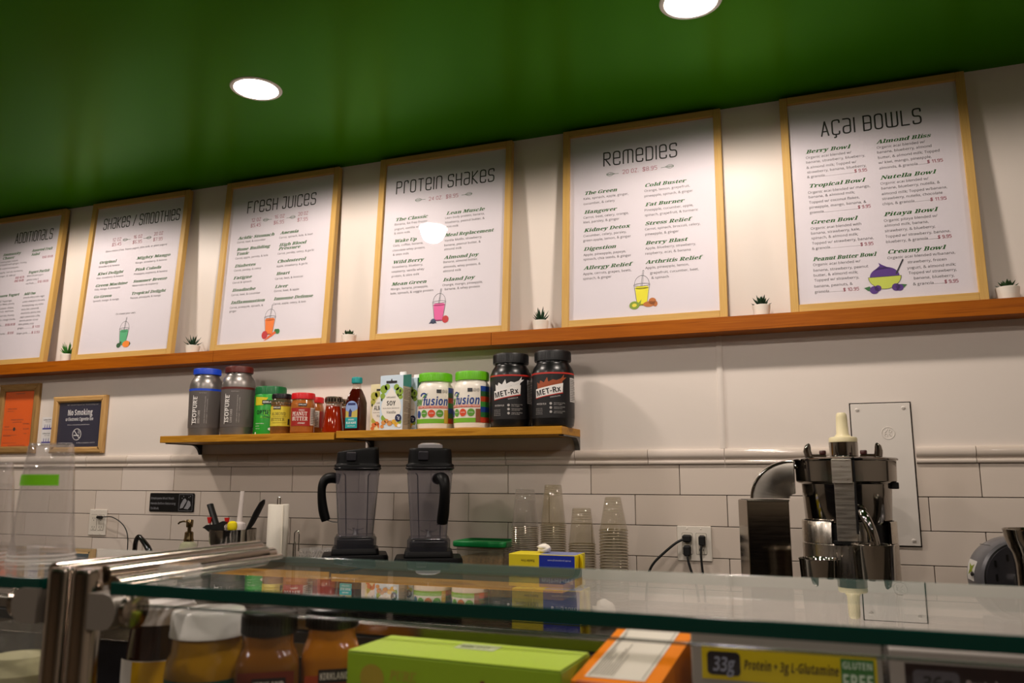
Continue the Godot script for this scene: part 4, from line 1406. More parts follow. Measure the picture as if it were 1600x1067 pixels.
func black_tub(at: Vector3, A: float, label: String, splash: String, flavour: String) -> void:
	var o := thing("protein_tub", label, "tub", at, 0.0, "black protein tubs")
	var r := 0.0735
	var black := mat("#08080a", 0.3)
	part("body", Geo.new().lathe([Vector2(0, 0.0), Vector2(0.064, 0.0), Vector2(0.071, 0.006), Vector2(r, 0.024), Vector2(r, 0.178), Vector2(0.072, 0.192), Vector2(0.067, 0.206), Vector2(0.06, 0.216), Vector2(0.057, 0.221), Vector2(0.057, 0.232)], 52), black, o)
	screw_lid(o, 0.228, 0.264, 0.0635, mat("#0a0a0c", 0.4), 64)
	var f := round_map(r + 0.0008, A)
	var f2 := round_map(r + 0.0013, A)
	var f3 := round_map(r + 0.0018, A)
	part("label", Geo.new().lathe([Vector2(r + 0.0004, 0.03), Vector2(r + 0.0004, 0.185)], 52), mat("#0c0b0e", 0.45), o)
	part("red_band", Geo.new().lathe([Vector2(r + 0.0006, 0.1795), Vector2(r + 0.0005, 0.185)], 52), mat("#b8281c", 0.45), o)
	var sp := Geo.new().print_poly(PackedVector2Array([Vector2(-0.058, 0.118), Vector2(0.03, 0.135), Vector2(0.034, 0.155), Vector2(0.05, 0.168), Vector2(0.038, 0.166), Vector2(0.04, 0.178), Vector2(0.028, 0.163), Vector2(0.012, 0.157), Vector2(0.0, 0.16), Vector2(-0.016, 0.152), Vector2(-0.02, 0.168), Vector2(-0.032, 0.15), Vector2(-0.046, 0.158), Vector2(-0.05, 0.146), Vector2(-0.06, 0.152)]), f)
	part("splash_print", sp, mat(splash, 0.45), o)
	part("name_plate", Geo.new().print_poly(PackedVector2Array([Vector2(-0.066, 0.098), Vector2(-0.02, 0.106), Vector2(0.034, 0.116), Vector2(0.036, 0.148), Vector2(-0.02, 0.136), Vector2(-0.066, 0.128)]), f2), mat("#ece8e4", 0.45), o)
	part("name_edge", Geo.new().print_poly(PackedVector2Array([Vector2(-0.066, 0.095), Vector2(-0.02, 0.103), Vector2(0.036, 0.113), Vector2(0.034, 0.116), Vector2(-0.02, 0.106), Vector2(-0.066, 0.098)]), f2), mat("#b8281c", 0.45), o)
	var n := Geo.new()
	type(n, "MET-Rx", -0.06, 0.1035, 0.09, 0.019, f3, "sans bold", 0.0, 1.5, 0.18)
	part("name_lettering", n, mat("#141216", 0.5), o)
	var t := Geo.new()
	type(t, flavour, -0.01, 0.097, 0.036, 0.0042, f2, "sans bold", 0.0, 3.0, 0.16)
	type(t, "PROTEIN PLUS", -0.062, 0.074, 0.038, 0.006, f2, "sans bold", 0.0, 3.0)
	for i in 3:
		var y := 0.078 - 0.014 * i
		t.print_disc(-0.008, y, 0.0045, 0.0045, f2, 10)
		type(t, ["46g of protein per serving", "metamyosyn protein blend", "supports lean muscle"][i], 0.002, y, 0.04, 0.0034, f2, "sans", 0.0, 3.0)
		type(t, ["low sugar", "vitamins and minerals", "and recovery"][i], 0.002, y - 0.005, 0.03, 0.0034, f2, "sans", 0.0, 3.0)
	for i in 4:
		type(t, "NET WT 32 OZ", -0.066, 0.06 - 0.006 * i, 0.028, 0.003, f2, "sans", 0.0, 3.0)
	part("white_lettering", t, mat("#b8b4b2", 0.5), o)
	part("nutrition_panel", Geo.new().print_rect(0.066, 0.085, 0.11, 0.168, f, 4), mat("#c9c5c2", 0.5), o)
	var k := Geo.new()
	for i in 13:
		k.print_rect(0.069, 0.09 + 0.0058 * i, 0.106 if i % 3 else 0.092, 0.0918 + 0.0058 * i, f2, 3)
	part("panel_lettering", k, mat("#4a4644", 0.6), o)


func shelf_and_goods() -> void:
	wall_shelf(-1.418, -0.600, SHELF_L, "left yellow wooden shelf holding silver tubs and nut butters", [[-1.405, "#141414", 0.0, -0.05, 0.012]])
	wall_shelf(-0.592, 0.278, SHELF_R, "right yellow wooden shelf holding milk cartons and large protein tubs", [[-0.566, "#141414", 0.0, -0.05, 0.012], [0.268, "#6d6a68", 0.6, -0.066, 0.018]])
	silver_tub(Vector3(-1.283, SHELF_L, 0.13), 0.72, "#1648c8", "ZERO CARB", "silver protein tub with a blue lid at the left end of the shelf")
	silver_tub(Vector3(-1.117, SHELF_L, 0.135), 0.69, "#5a1a10", "LOW CARB", "silver protein tub with a dark red brown lid beside the green tub")
	# fibre tub
	var A := 0.65
	var r := 0.0625
	var o := jar("fibre_tub", "green fibre supplement tub with a dark green lid behind the yellow labelled jar", "tub", Vector3(-0.988, SHELF_L, 0.095), [Vector2(0, 0), Vector2(r * 0.95, 0), Vector2(r, 0.004), Vector2(r, 0.158), Vector2(r * 0.95, 0.164)], mat("#1f9a24", 0.35), [0.16, 0.195, 0.0605, "#0c6a34"])
	var f := round_map(r + 0.0006, A)
	part("yellow_print", Geo.new().print_poly(PackedVector2Array([Vector2(-0.07, 0.118), Vector2(-0.03, 0.118), Vector2(-0.01, 0.148), Vector2(-0.07, 0.152)]), f), mat("#d8c81e", 0.45), o)
	var lime := Geo.new()
	for i in 7:
		var a := PI * 0.08 + PI * 0.84 * i / 6
		lime.print_poly(PackedVector2Array([Vector2(0.01 + cos(a) * 0.012, 0.062 + sin(a) * 0.01), Vector2(0.01 + cos(a - 0.12) * 0.05, 0.062 + sin(a - 0.12) * 0.042), Vector2(0.01 + cos(a + 0.12) * 0.05, 0.062 + sin(a + 0.12) * 0.042)]), f)
	part("leaf_print", lime, mat("#6cc83a", 0.45), o)
	var k := Geo.new().print_rect(-0.034, 0.122, 0.02, 0.138, round_map(r + 0.001, A), 4)
	type(k, "OPTIFIBER", -0.058, 0.082, 0.1, 0.0165, round_map(r + 0.001, A), "sans bold", 0.0, 2.0)
	type(k, "SOLUBLE FIBER", -0.03, 0.068, 0.055, 0.006, round_map(r + 0.001, A), "sans bold", 0.0, 3.0)
	part("dark_lettering", k, mat("#14281a", 0.5), o)
	var t := Geo.new()
	type(t, "KIRKLAND", -0.03, 0.1265, 0.046, 0.0075, round_map(r + 0.0015, A), "sans bold", 0.0, 3.0)
	for i in 3:
		type(t, ["dissolves completely", "grit free", "taste free"][i], -0.062, 0.044 - 0.01 * i, [0.04, 0.02, 0.022][i], 0.004, f, "sans", 0.0, 3.0)
	t.print_disc(0.012, 0.024, 0.018, 0.007, f)
	t.print_disc(-0.062, 0.008, 0.004, 0.005, f)
	part("white_lettering", t, mat("#eef0e4", 0.5), o)
	# almond butter
	r = 0.039
	A = 0.635
	o = jar("nut_butter_jar", "almond butter jar with a yellow label and black lid in front of the green tub", "jar", Vector3(-0.878, SHELF_L, 0.172), [Vector2(0, 0), Vector2(r * 0.92, 0), Vector2(r, 0.005), Vector2(r, 0.118), Vector2(r * 0.97, 0.128), Vector2(r * 0.88, 0.135), Vector2(r * 0.86, 0.14)], mat("#8a5a2c", 0.12), [0.136, 0.156, 0.0365, "#0b0b0e"])
	part("glass_shoulder", Geo.new().lathe([Vector2(r + 0.0004, 0.112), Vector2(r * 0.98, 0.128), Vector2(r * 0.89, 0.135)], 32), mat("#4a4632", 0.08), o)
	label_wrap("label", o, r, A, 1.5, 0.03, 0.106, mat("#dcc83a", 0.5))
	f = round_map(r + 0.0012, A)
	k = Geo.new()
	k.print_rect(-0.034, 0.094, -0.002, 0.108, f, 3)
	type(k, "ALMOND", -0.04, 0.072, 0.058, 0.011, f, "serif", 0.0, 2.0)
	type(k, "BUTTER", -0.042, 0.05, 0.056, 0.011, f, "serif", 0.0, 2.0)
	k.print_rect(0.028, 0.036, 0.037, 0.058, f, 2)
	for i in 3:
		k.print_rect(-0.036, 0.066 - 0.0235 * i, 0.022, 0.0668 - 0.0235 * i, f, 4)
	part("dark_lettering", k, mat("#3a3020", 0.5), o)
	t = Geo.new()
	type(t, "KIRKLAND", -0.032, 0.098, 0.028, 0.006, round_map(r + 0.0016, A), "sans bold", 0.0, 3.0)
	part("white_lettering", t, mat("#efe8d0", 0.5), o)
	nut_jar(Vector3(-0.776, SHELF_L, 0.175), 0.61, 0.0455, 0.155, "red lidded peanut butter jar with a red label facing out", false)
	nut_jar(Vector3(-0.803, SHELF_L, 0.068), 0.6, 0.042, 0.150, "red lidded peanut butter jar turned sideways behind the other jar", true)
	# two honey jars
	for i in 2:
		o = thing("honey_jar", ["tapered clear jar of amber honey in front, beside the agave bottle", "tapered clear jar of amber honey half hidden behind the front one"][i], "jar", [Vector3(-0.643, SHELF_L, 0.168), Vector3(-0.673, SHELF_L, 0.074)][i], 0.0, "honey jars")
		part("honey", Geo.new().lathe([Vector2(0, 0), Vector2(0.038, 0), Vector2(0.0405, 0.006), Vector2(0.039, 0.03), Vector2(0.033, 0.075), Vector2(0.0295, 0.1), Vector2(0.028, 0.106), Vector2(0, 0.106)], 9, Transform3D(Basis(Vector3.UP, 0.5), Vector3.ZERO), 0.0, TAU, 0.95), mat("#8a2004", 0.06), o)
		part("glass", Geo.new().lathe([Vector2(0.0302, 0.1), Vector2(0.0302, 0.112), Vector2(0.029, 0.116)], 24), clear("#f0d8c0", 0.25, 0.02), o)
		var lid := part("lid", Geo.new().lathe([Vector2(0.031, 0.113), Vector2(0.0335, 0.115), Vector2(0.0335, 0.134), Vector2(0.031, 0.137), Vector2(0, 0.1375)], 36), mat("#b9aa98", 0.08, 0.85), o)
		var rib := Geo.new()
		for j in 18:
			rib.box(Vector3(sin(TAU * j / 18) * 0.0335, 0.124, cos(TAU * j / 18) * 0.0335), Vector3(0.006, 0.014, 0.0022), 0.001, Basis(Vector3.UP, TAU * j / 18))
		part("grip_ribs", rib, mat("#2a1c16", 0.1, 0.5), lid).set_meta("kind", "stuff")
	# agave bottle, square in section
	o = thing("agave_bottle", "square dark amber syrup bottle with a turquoise cap and teal label", "bottle", Vector3(-0.556, SHELF_R, 0.15), 0.0)
	var turn := 0.548 - 0.52
	var rings := []
	for p in [[0.029, 0.008, 0.0], [0.0315, 0.01, 0.004], [0.032, 0.01, 0.07], [0.0315, 0.01, 0.11], [0.027, 0.011, 0.132], [0.0205, 0.0125, 0.152], [0.0165, 0.0135, 0.162]]:
		rings.append(square_ring(p[0], p[1], p[2], turn))
	part("syrup", Geo.new().loft(rings), mat("#3a0a04", 0.05), o)
	part("neck", Geo.new().lathe([Vector2(0.0185, 0.16), Vector2(0.0165, 0.166), Vector2(0.0155, 0.176), Vector2(0.0155, 0.184)], 24), clear("#d8b8a0", 0.3, 0.02), o)
	screw_lid(o, 0.182, 0.206, 0.0195, mat("#149a9a", 0.35), 30)
	var tf := Transform3D(Basis(Vector3.UP, turn - 0.02), Vector3.ZERO)
	var lm := func(q: float) -> Callable: return func(p: Vector2) -> Vector3: return tf * Vector3(p.x, p.y, 0.0322 + q)
	var arch := PackedVector2Array([Vector2(-0.025, 0.012), Vector2(0.025, 0.012), Vector2(0.025, 0.085)])
	for i in 9:
		arch.append(Vector2(0.025 * cos(PI * i / 8), 0.09 + 0.024 * sin(PI * i / 8)))
	part("label", Geo.new().print_poly(arch, lm.call(0.0004)), mat("#8ea6d8", 0.5), o)
	part("label_scene", Geo.new().print_poly(PackedVector2Array([Vector2(-0.025, 0.05), Vector2(0.025, 0.05), Vector2(0.025, 0.082), Vector2(0.012, 0.076), Vector2(-0.005, 0.07), Vector2(-0.025, 0.078)]), lm.call(0.0006)), mat("#c4b25a", 0.5), o)
	part("label_figure", Geo.new().print_poly(PackedVector2Array([Vector2(-0.012, 0.054), Vector2(0.0, 0.054), Vector2(0.002, 0.075), Vector2(-0.006, 0.086), Vector2(-0.012, 0.074)]), lm.call(0.0008)).print_rect(-0.016, 0.098, 0.016, 0.106, lm.call(0.0008)), mat("#28306a", 0.5), o)
	part("label_foot", Geo.new().print_rect(-0.025, 0.012, 0.025, 0.052, lm.call(0.0008)), mat("#17a0a6", 0.5), o)
	t = Geo.new()
	type(t, "ORGANIC", -0.013, 0.041, 0.026, 0.0055, lm.call(0.0011), "sans bold", 0.0, 3.0)
	type(t, "BLUE AGAVE", -0.021, 0.028, 0.042, 0.008, lm.call(0.0011), "sans bold", 0.0, 2.5)
	type(t, "SWEETENER", -0.016, 0.018, 0.032, 0.004, lm.call(0.0011), "sans", 0.0, 3.0)
	part("lettering", t, mat("#e8f2f0", 0.5), o)
	carton(Vector3(-0.378, SHELF_R, 0.170), "tall light blue soy milk carton with a white drop in front of the others", 0.2, "SOY", "soy", "#3f8a86")
	carton(Vector3(-0.3565, SHELF_R, 0.099), "light blue milk carton standing behind the front soy carton", 0.197, "SOY", "soy", "#3f8a86")
	carton(Vector3(-0.456, SHELF_R, 0.104), "pale yellow almond milk carton half hidden behind the soy carton", 0.178, "ALMOND", "almond", "#c9b26a")
	green_tub(Vector3(-0.234, SHELF_R, 0.132), 0.45, "white protein tub with lime lid beside the milk cartons", "#c9a43a")
	green_tub(Vector3(-0.0885, SHELF_R, 0.130), 0.1, "white protein tub with lime lid touching the black tubs", "#8a4a2c")
	black_tub(Vector3(0.058, SHELF_R, 0.122), 0.36, "black protein tub with a white milk splash on its label", "#e6e4e2", "VANILLA")
	black_tub(Vector3(0.2185, SHELF_R, 0.132), 0.307, "black protein tub with an orange brown splash, last on the shelf", "#a04a22", "CHOCOLATE")


# ---------------------------------------------------------------- the worktop and what stands on it
const TOP := 0.80


func worktop_things() -> void:
	var steel := brushed("worktop steel", "#44423f", 0.34, Vector3(1, 20, 20))
	single("worktop", Geo.new().box(Vector3(-0.45, TOP - 0.02, 0.335), Vector3(7.0, 0.04, 0.65), 0.004), steel, "long steel worktop along the tiled wall behind the glass display case", "worktop")
	for i in 5:
		var c := thing("base_cabinet", "dark base cabinet under the worktop, %s from the left" % ["first", "second", "third", "fourth", "fifth"][i], "cabinet", Vector3(-3.2 + 1.38 * i, -0.12, 0.32), 0.0, "base cabinets under the worktop")
		part("body", Geo.new().box(Vector3(0, 0.44, 0), Vector3(1.37, 0.875, 0.6), 0.002), mat("#2a2826", 0.5), c)
		for s in [-1.0, 1.0]:
			var d := part("door", Geo.new().box(Vector3(s * 0.34, 0.46, 0.308), Vector3(0.67, 0.76, 0.016), 0.002), mat("#3a3734", 0.45), c)
			part("handle", Geo.new().box(Vector3(s * 0.06, 0.7, 0.326), Vector3(0.014, 0.14, 0.014), 0.004), mat("#a8a6a2", 0.3, 1.0), d)
	blender(Vector3(-0.414, TOP, 0.36), 0.545, -1.45, false, "black blender with its handle to the left under a slanted black lid")
	blender(Vector3(-0.139, TOP, 0.36), 0.46, 0.42, true, "black blender with its handle to the front and a clear lid plug")
	paper_towels()
	utensils()
	soap()
	faucet()
	salad_box()
	gloves()
	cups()


func blender(at: Vector3, A: float, handle: float, plug: bool, label: String) -> void:
	var o := thing("blender", label, "blender", at, A, "tall jar blenders")
	var black := mat("#040405", 0.45, 0.0, 0.3)
	var gloss := mat("#060608", 0.16)
	var smoke := clear("#77727a", 0.5, 0.04)
	# motor base, its top at 0.155
	var rings := []
	for p in [[0.1, 0.08, 0.0], [0.108, 0.088, 0.006], [0.11, 0.088, 0.09], [0.11, 0.086, 0.125], [0.109, 0.084, 0.146], [0.105, 0.082, 0.153]]:
		rings.append(square_ring(p[0], 0.022, p[2], 0.0, p[1]))
	part("motor_base", Geo.new().loft(rings), black, o)
	var dial := part("dial", Geo.new().lathe([Vector2(0.024, 0), Vector2(0.024, 0.004), Vector2(0.018, 0.006), Vector2(0.016, 0.018), Vector2(0, 0.019)], 24), gloss, o, Vector3(0, 0.07, 0.1), Vector3(PI / 2, 0, 0))
	part("mark", Geo.new().box(Vector3(0, 0.0193, -0.008), Vector3(0.002, 0.0008, 0.012)), mat("#d8d8d8", 0.5), dial)
	part("pad", Geo.new().loft([square_ring(0.078, 0.014, 0.155), square_ring(0.079, 0.014, 0.157), square_ring(0.076, 0.014, 0.172), square_ring(0.072, 0.014, 0.173)]), black, o)
	part("collar_core", Geo.new().loft([square_ring(0.061, 0.012, 0.173), square_ring(0.061, 0.012, 0.2), square_ring(0.054, 0.012, 0.207)]), gloss, o)
	part("collar", Geo.new().loft([square_ring(0.069, 0.014, 0.173), square_ring(0.069, 0.014, 0.208), square_ring(0.064, 0.016, 0.214)], false, false), clear("#3a3a40", 0.5, 0.05), o)
	# jar: four sided, ribbed, wider at the top
	rings = []
	for i in 9:
		var t := i / 8.0
		rings.append(square_ring(lerpf(0.0575, 0.0725, t), lerpf(0.018, 0.022, t), lerpf(0.212, 0.43, t)))
	part("jar", Geo.new().loft(rings, true, false), smoke, o)
	var rib := mat("#34323a", 0.2)
	for s in [[1, 0], [-1, 0], [0, 1], [0, -1]]:
		for k in [-0.55, 0.5]:
			var pts := []
			for i in 6:
				var t := i / 5.0
				var hw := lerpf(0.0575, 0.0725, t)
				var off: float = k * hw + (0.008 * (1.0 - t) if k > 0 else 0.0)
				pts.append(Vector3(s[0] * (hw - 0.0006) + (off if s[0] == 0 else 0.0), lerpf(0.214, 0.412, t), s[1] * (hw - 0.0006) + (off if s[1] == 0 else 0.0)))
			pts.append(pts[5] + Vector3(s[0] * 0.001 + (0.006 * signf(k) if s[0] == 0 else 0.0), 0.007, s[1] * 0.001 + (0.006 * signf(k) if s[1] == 0 else 0.0)))
			part("rib", Geo.new().tube(pts, 0.0011, 6), rib, o)
	var blade := Geo.new()
	for i in 4:
		blade.box(Vector3(0, 0.226, 0) + Vector3(0.014, 0.004, 0).rotated(Vector3.UP, TAU * i / 4 + 0.3), Vector3(0.028, 0.0015, 0.009), 0.0, Basis(Vector3.UP, TAU * i / 4 + 0.3) * Basis(Vector3.BACK, 0.35))
	blade.lathe([Vector2(0.012, 0.214), Vector2(0.009, 0.222), Vector2(0.007, 0.232), Vector2(0, 0.233)], 16)
	part("blade", blade, mat("#8a8a8e", 0.25, 1.0), o)
	part("rim", Geo.new().loft([square_ring(0.0725, 0.022, 0.428), square_ring(0.079, 0.026, 0.433), square_ring(0.0795, 0.026, 0.437), square_ring(0.074, 0.022, 0.439)]), mat("#1b1a1e", 0.12), o)
	# lid
	var lid := [square_ring(0.0765, 0.026, 0.436), square_ring(0.0775, 0.026, 0.446), square_ring(0.0725, 0.026, 0.4495), square_ring(0.0715, 0.026, 0.4525)]
	for i in 3:
		var r0 := square_ring(0.0705 - 0.0015 * i, 0.026, [0.470, 0.492, 0.498][i])
		if not plug:
			for j in r0.size():
				r0[j].y += (r0[j].x / 0.07) * 0.006 * (i + 1) / 2.0
		lid.append(r0)
	var top: Array = square_ring(0.062, 0.026, 0.5)
	if not plug:
		for j in top.size():
			top[j].y += (top[j].x / 0.07) * 0.009
	lid.append(top)
	var l := part("lid", Geo.new().loft(lid), black, o)
	part("lid_tab", Geo.new().box(Vector3(-0.022, 0.474, 0.0735), Vector3(0.034, 0.03, 0.012), 0.004), mat("#232228", 0.3), l)
	if plug:
		part("plug", Geo.new().lathe([Vector2(0.04, 0.499), Vector2(0.0415, 0.502), Vector2(0.041, 0.512), Vector2(0.036, 0.515), Vector2(0.03, 0.5175), Vector2(0.012, 0.519), Vector2(0, 0.519)], 32), clear("#b8b6ba", 0.55, 0.06), o)
	# handle
	var d := Vector3(sin(handle), 0, cos(handle))
	var path := spline([d * 0.06 + Vector3(0, 0.4, 0), d * 0.088 + Vector3(0, 0.404, 0), d * 0.108 + Vector3(0, 0.396, 0), d * 0.1175 + Vector3(0, 0.372, 0), d * 0.116 + Vector3(0, 0.33, 0), d * 0.109 + Vector3(0, 0.29, 0), d * 0.1 + Vector3(0, 0.262, 0)], 5)
	var rad := []
	for i in path.size():
		var t := float(i) / (path.size() - 1)
		rad.append(0.021 if t < 0.3 else lerpf(0.0205, 0.0165, t) + 0.002 * sin(t * 9.0))
	part("handle", Geo.new().tube(path, rad, 14, false, Vector2(0.85, 1.0)), black, o)
	part("handle_wire", Geo.new().tube([d * 0.098 + Vector3(0, 0.264, 0), d * 0.08 + Vector3(0, 0.258, 0), d * 0.062 + Vector3(0, 0.256, 0)], 0.0016, 6), mat("#9a9a9e", 0.25, 1.0), o)


func paper_towels() -> void:
	var chrome := mat("#c4c0ba", 0.12, 1.0)
	var at := Vector3(-0.822, TOP, 0.235)
	var o := thing("towel_holder", "chrome upright paper towel holder with a wire loop top", "towel holder", at)
	part("base", Geo.new().lathe([Vector2(0.085, 0.0), Vector2(0.086, 0.004), Vector2(0.08, 0.009), Vector2(0.02, 0.012), Vector2(0, 0.012)], 36), chrome, o)
	var pts := [Vector3(-0.006, 0.01, 0), Vector3(-0.006, 0.31, 0)]
	for i in 9:
		pts.append(Vector3(-0.006 * cos(PI * i / 8), 0.325 + 0.008 * sin(PI * i / 8), 0))
	pts.append(Vector3(0.006, 0.01, 0))
	part("rod", Geo.new().tube(pts, 0.0022, 8), chrome, o)
	var arm := [Vector3(0.075, 0.01, 0), Vector3(0.075, 0.19, 0)]
	for i in 9:
		arm.append(Vector3(0.085 - 0.010 * cos(PI * i / 8), 0.2 + 0.012 * sin(PI * i / 8), 0))
	arm.append(Vector3(0.095, 0.14, 0))
	part("side_arm", Geo.new().tube(arm, 0.0022, 8), chrome, o)
	var arm2 := [Vector3(0.08, 0.01, 0.012), Vector3(0.08, 0.165, 0.012), Vector3(0.085, 0.176, 0.012), Vector3(0.09, 0.165, 0.012), Vector3(0.09, 0.01, 0.012)]
	part("inner_arm", Geo.new().tube(arm2, 0.002, 8), chrome, o)
	var m := mat("#efe8da", 0.9).duplicate()
	m.normal_enabled = true
	var f := noise(0.09, 2, [], 8)
	f.as_normal_map = true
	f.bump_strength = 6.0
	m.normal_texture = f
	m.normal_scale = 0.5
	m.uv1_triplanar = true
	m.uv1_scale = Vector3(14, 14, 14)
	var r := thing("paper_towel_roll", "white quilted paper towel roll on the chrome holder", "paper towels", at + Vector3(0, 0.0125, 0))
	part("paper", Geo.new().lathe([Vector2(0.02, 0.0), Vector2(0.037, 0.0), Vector2(0.038, 0.002), Vector2(0.038, 0.292), Vector2(0.037, 0.294), Vector2(0.02, 0.294)], 36), m, r)
	part("core", Geo.new().lathe([Vector2(0.019, 0.2935), Vector2(0.019, 0.0005)], 20), mat("#b99a70", 0.8), r)
	part("loose_end", Geo.new().box(Vector3(0.0345, 0.147, 0.0165), Vector3(0.0012, 0.29, 0.012), 0.0, Basis(Vector3.UP, 0.5)), m, r)
	# stack of small tumblers beside the blender
	var sm := clear("#f2f0ee", 0.14, 0.04)
	for i in 6:
		var c := thing("tumbler", "small cut clear plastic tumbler left of the first blender, %s of its cluster" % ["back left", "back middle", "back right", "front left", "front middle", "front right"][i], "tumbler", Vector3(-0.645 + 0.0445 * (i % 3) - 0.012 * (i / 3), TOP, 0.25 + 0.045 * (i / 3)), 0.2 * i, "small cut tumblers by the blender")
		part("cup_wall", Geo.new().lathe([Vector2(0.0, 0.004), Vector2(0.017, 0.002), Vector2(0.0205, 0.155), Vector2(0.0208, 0.158)], 12, Transform3D(), 0.0, TAU, 0.999), sm, c)
		var studs := Geo.new()
		for k in 8:
			for j in 12:
				var a := TAU * (j + 0.5 * (k % 2)) / 12
				studs.box(Vector3(sin(a) * 0.0196, 0.06 + 0.012 * k, cos(a) * 0.0196), Vector3(0.004, 0.005, 0.0025), 0.0012, Basis(Vector3.UP, a))
		part("cut_studs", studs, mat("#c9c2b8", 0.1, 0.7), c).set_meta("kind", "stuff")


func utensils() -> void:
	var steel := mat("#b5b0a8", 0.12, 1.0)
	var at := Vector3(-1.052, TOP, 0.2)
	var o := thing("utensil_pot", "shiny steel pot holding kitchen utensils left of the paper towels", "pot", at)
	part("pot_wall", Geo.new().lathe([Vector2(0, 0.0), Vector2(0.075, 0.0), Vector2(0.079, 0.004), Vector2(0.08, 0.15), Vector2(0.086, 0.165), Vector2(0.0875, 0.208), Vector2(0.0885, 0.211), Vector2(0.086, 0.2105), Vector2(0.084, 0.17), Vector2(0.076, 0.15), Vector2(0.075, 0.006), Vector2(0, 0.006)], 48), steel, o)
	var black := mat("#070708", 0.5)
	var u := thing("spatula", "black handled flat spatula leaning left in the steel pot", "spatula", at + Vector3(-0.045, 0.012, 0.02))
	part("handle", Geo.new().tube([Vector3(0.015, 0.14, 0), Vector3(-0.055, 0.29, 0)], 0.0155, 10, false, Vector2(1.0, 0.6)), black, u)
	part("shaft", Geo.new().box(Vector3(0.045, 0.07, 0), Vector3(0.012, 0.145, 0.004), 0.001, Basis(Vector3.BACK, 0.43)), steel, u)
	u = thing("bench_scraper", "black winged pot scraper lying across the rim of the steel pot", "scraper", at + Vector3(-0.035, 0.212, 0.052))
	part("blade", Geo.new().prism(PackedVector2Array([Vector2(-0.062, 0.004), Vector2(-0.045, 0.014), Vector2(0.0, 0.018), Vector2(0.03, 0.03), Vector2(0.048, 0.027), Vector2(0.03, 0.012), Vector2(0.032, -0.012), Vector2(-0.03, -0.012), Vector2(-0.05, 0.0)]), -0.006, 0.006), black, u)
	u = thing("scoop", "tall frosted white plastic scoop standing in the steel pot", "scoop", at + Vector3(0.01, 0.012, -0.02))
	part("handle", Geo.new().tube([Vector3(0.0, 0.2, 0), Vector3(0.004, 0.27, 0), Vector3(0.008, 0.34, 0)], [0.012, 0.009, 0.0085], 10), mat("#dcd2cc", 0.4), u)
	part("bowl", Geo.new().lathe([Vector2(0.0, 0.0), Vector2(0.02, 0.01), Vector2(0.03, 0.15), Vector2(0.033, 0.19), Vector2(0.026, 0.218), Vector2(0.011, 0.225)], 20), mat("#d4cac6", 0.4), u)
	u = thing("measuring_scoop", "round yellow scoop showing over the rim of the steel pot", "scoop", at + Vector3(0.036, 0.012, 0.05))
	part("bowl", Geo.new().lathe([Vector2(0, 0.19), Vector2(0.012, 0.192), Vector2(0.0175, 0.202), Vector2(0.0185, 0.213), Vector2(0.0165, 0.224), Vector2(0.009, 0.23), Vector2(0, 0.231)], 20), mat("#e8d40e", 0.35), u)
	part("stem", Geo.new().tube([Vector3(0, 0.002, -0.005), Vector3(0, 0.195, 0)], 0.004, 8), mat("#e8d40e", 0.35), u)
	u = thing("stirring_paddle", "black spoon shaped paddle leaning right in the steel pot", "paddle", at + Vector3(0.055, 0.014, 0.0))
	part("paddle", Geo.new().tube([Vector3(-0.02, 0.0, 0.02), Vector3(0.01, 0.18, 0.01), Vector3(0.03, 0.22, 0), Vector3(0.052, 0.26, 0), Vector3(0.073, 0.295, 0), Vector3(0.082, 0.307, 0)], [0.007, 0.009, 0.0155, 0.018, 0.0155, 0.006], 12, false, Vector2(1.0, 0.45)), black, u)
	for i in 2:
		u = thing("red_topped_stick", ["red topped stick at the left side of the steel pot", "red topped stick at the middle of the steel pot"][i], "stick", at + [Vector3(-0.066, 0.012, 0.035), Vector3(-0.006, 0.012, 0.045)][i], 0.0, "red topped sticks")
		var s: float = [-0.018, 0.012][i]
		part("stick", Geo.new().tube([Vector3(-s, 0.0, 0), Vector3(s * 0.9, 0.225, 0)], 0.0022, 6), mat(["#2a2624", "#d8cdc8"][i], 0.5), u)
		part("red_top", Geo.new().prism(PackedVector2Array([Vector2(s - 0.011, 0.242), Vector2(s + 0.01, 0.243), Vector2(s + 0.005, 0.22), Vector2(s - 0.004, 0.219)]), -0.003, 0.003), mat("#b81410", 0.45), u)


func soap() -> void:
	var o := thing("soap_dispenser", "clear soap bottle with a brass coloured pump left of the utensil pot", "soap dispenser", Vector3(-1.262, TOP, 0.2))
	var brass := mat("#8d7a58", 0.22, 1.0)
	part("bottle", Geo.new().lathe([Vector2(0, 0), Vector2(0.034, 0.0), Vector2(0.036, 0.004), Vector2(0.036, 0.13), Vector2(0.03, 0.15), Vector2(0.018, 0.158), Vector2(0.016, 0.162)], 28), clear("#c8d0a0", 0.35, 0.03), o)
	part("soap", Geo.new().lathe([Vector2(0, 0.004), Vector2(0.032, 0.004), Vector2(0.033, 0.1), Vector2(0, 0.1)], 24), mat("#8a9a3a", 0.2), o)
	part("collar", Geo.new().lathe([Vector2(0.0185, 0.158), Vector2(0.0195, 0.164), Vector2(0.0175, 0.17), Vector2(0.0165, 0.192), Vector2(0.012, 0.196), Vector2(0.0075, 0.197), Vector2(0.0075, 0.212)], 24), brass, o)
	part("pump_head", Geo.new().lathe([Vector2(0.012, 0.212), Vector2(0.013, 0.215), Vector2(0.014, 0.238), Vector2(0.012, 0.241), Vector2(0, 0.2415)], 20), brass, o)
	part("spout", Geo.new().tube([Vector3(-0.01, 0.234, 0.0), Vector3(-0.032, 0.234, 0.003), Vector3(-0.046, 0.23, 0.004), Vector3(-0.052, 0.224, 0.005)], 0.0036, 8), brass, o)


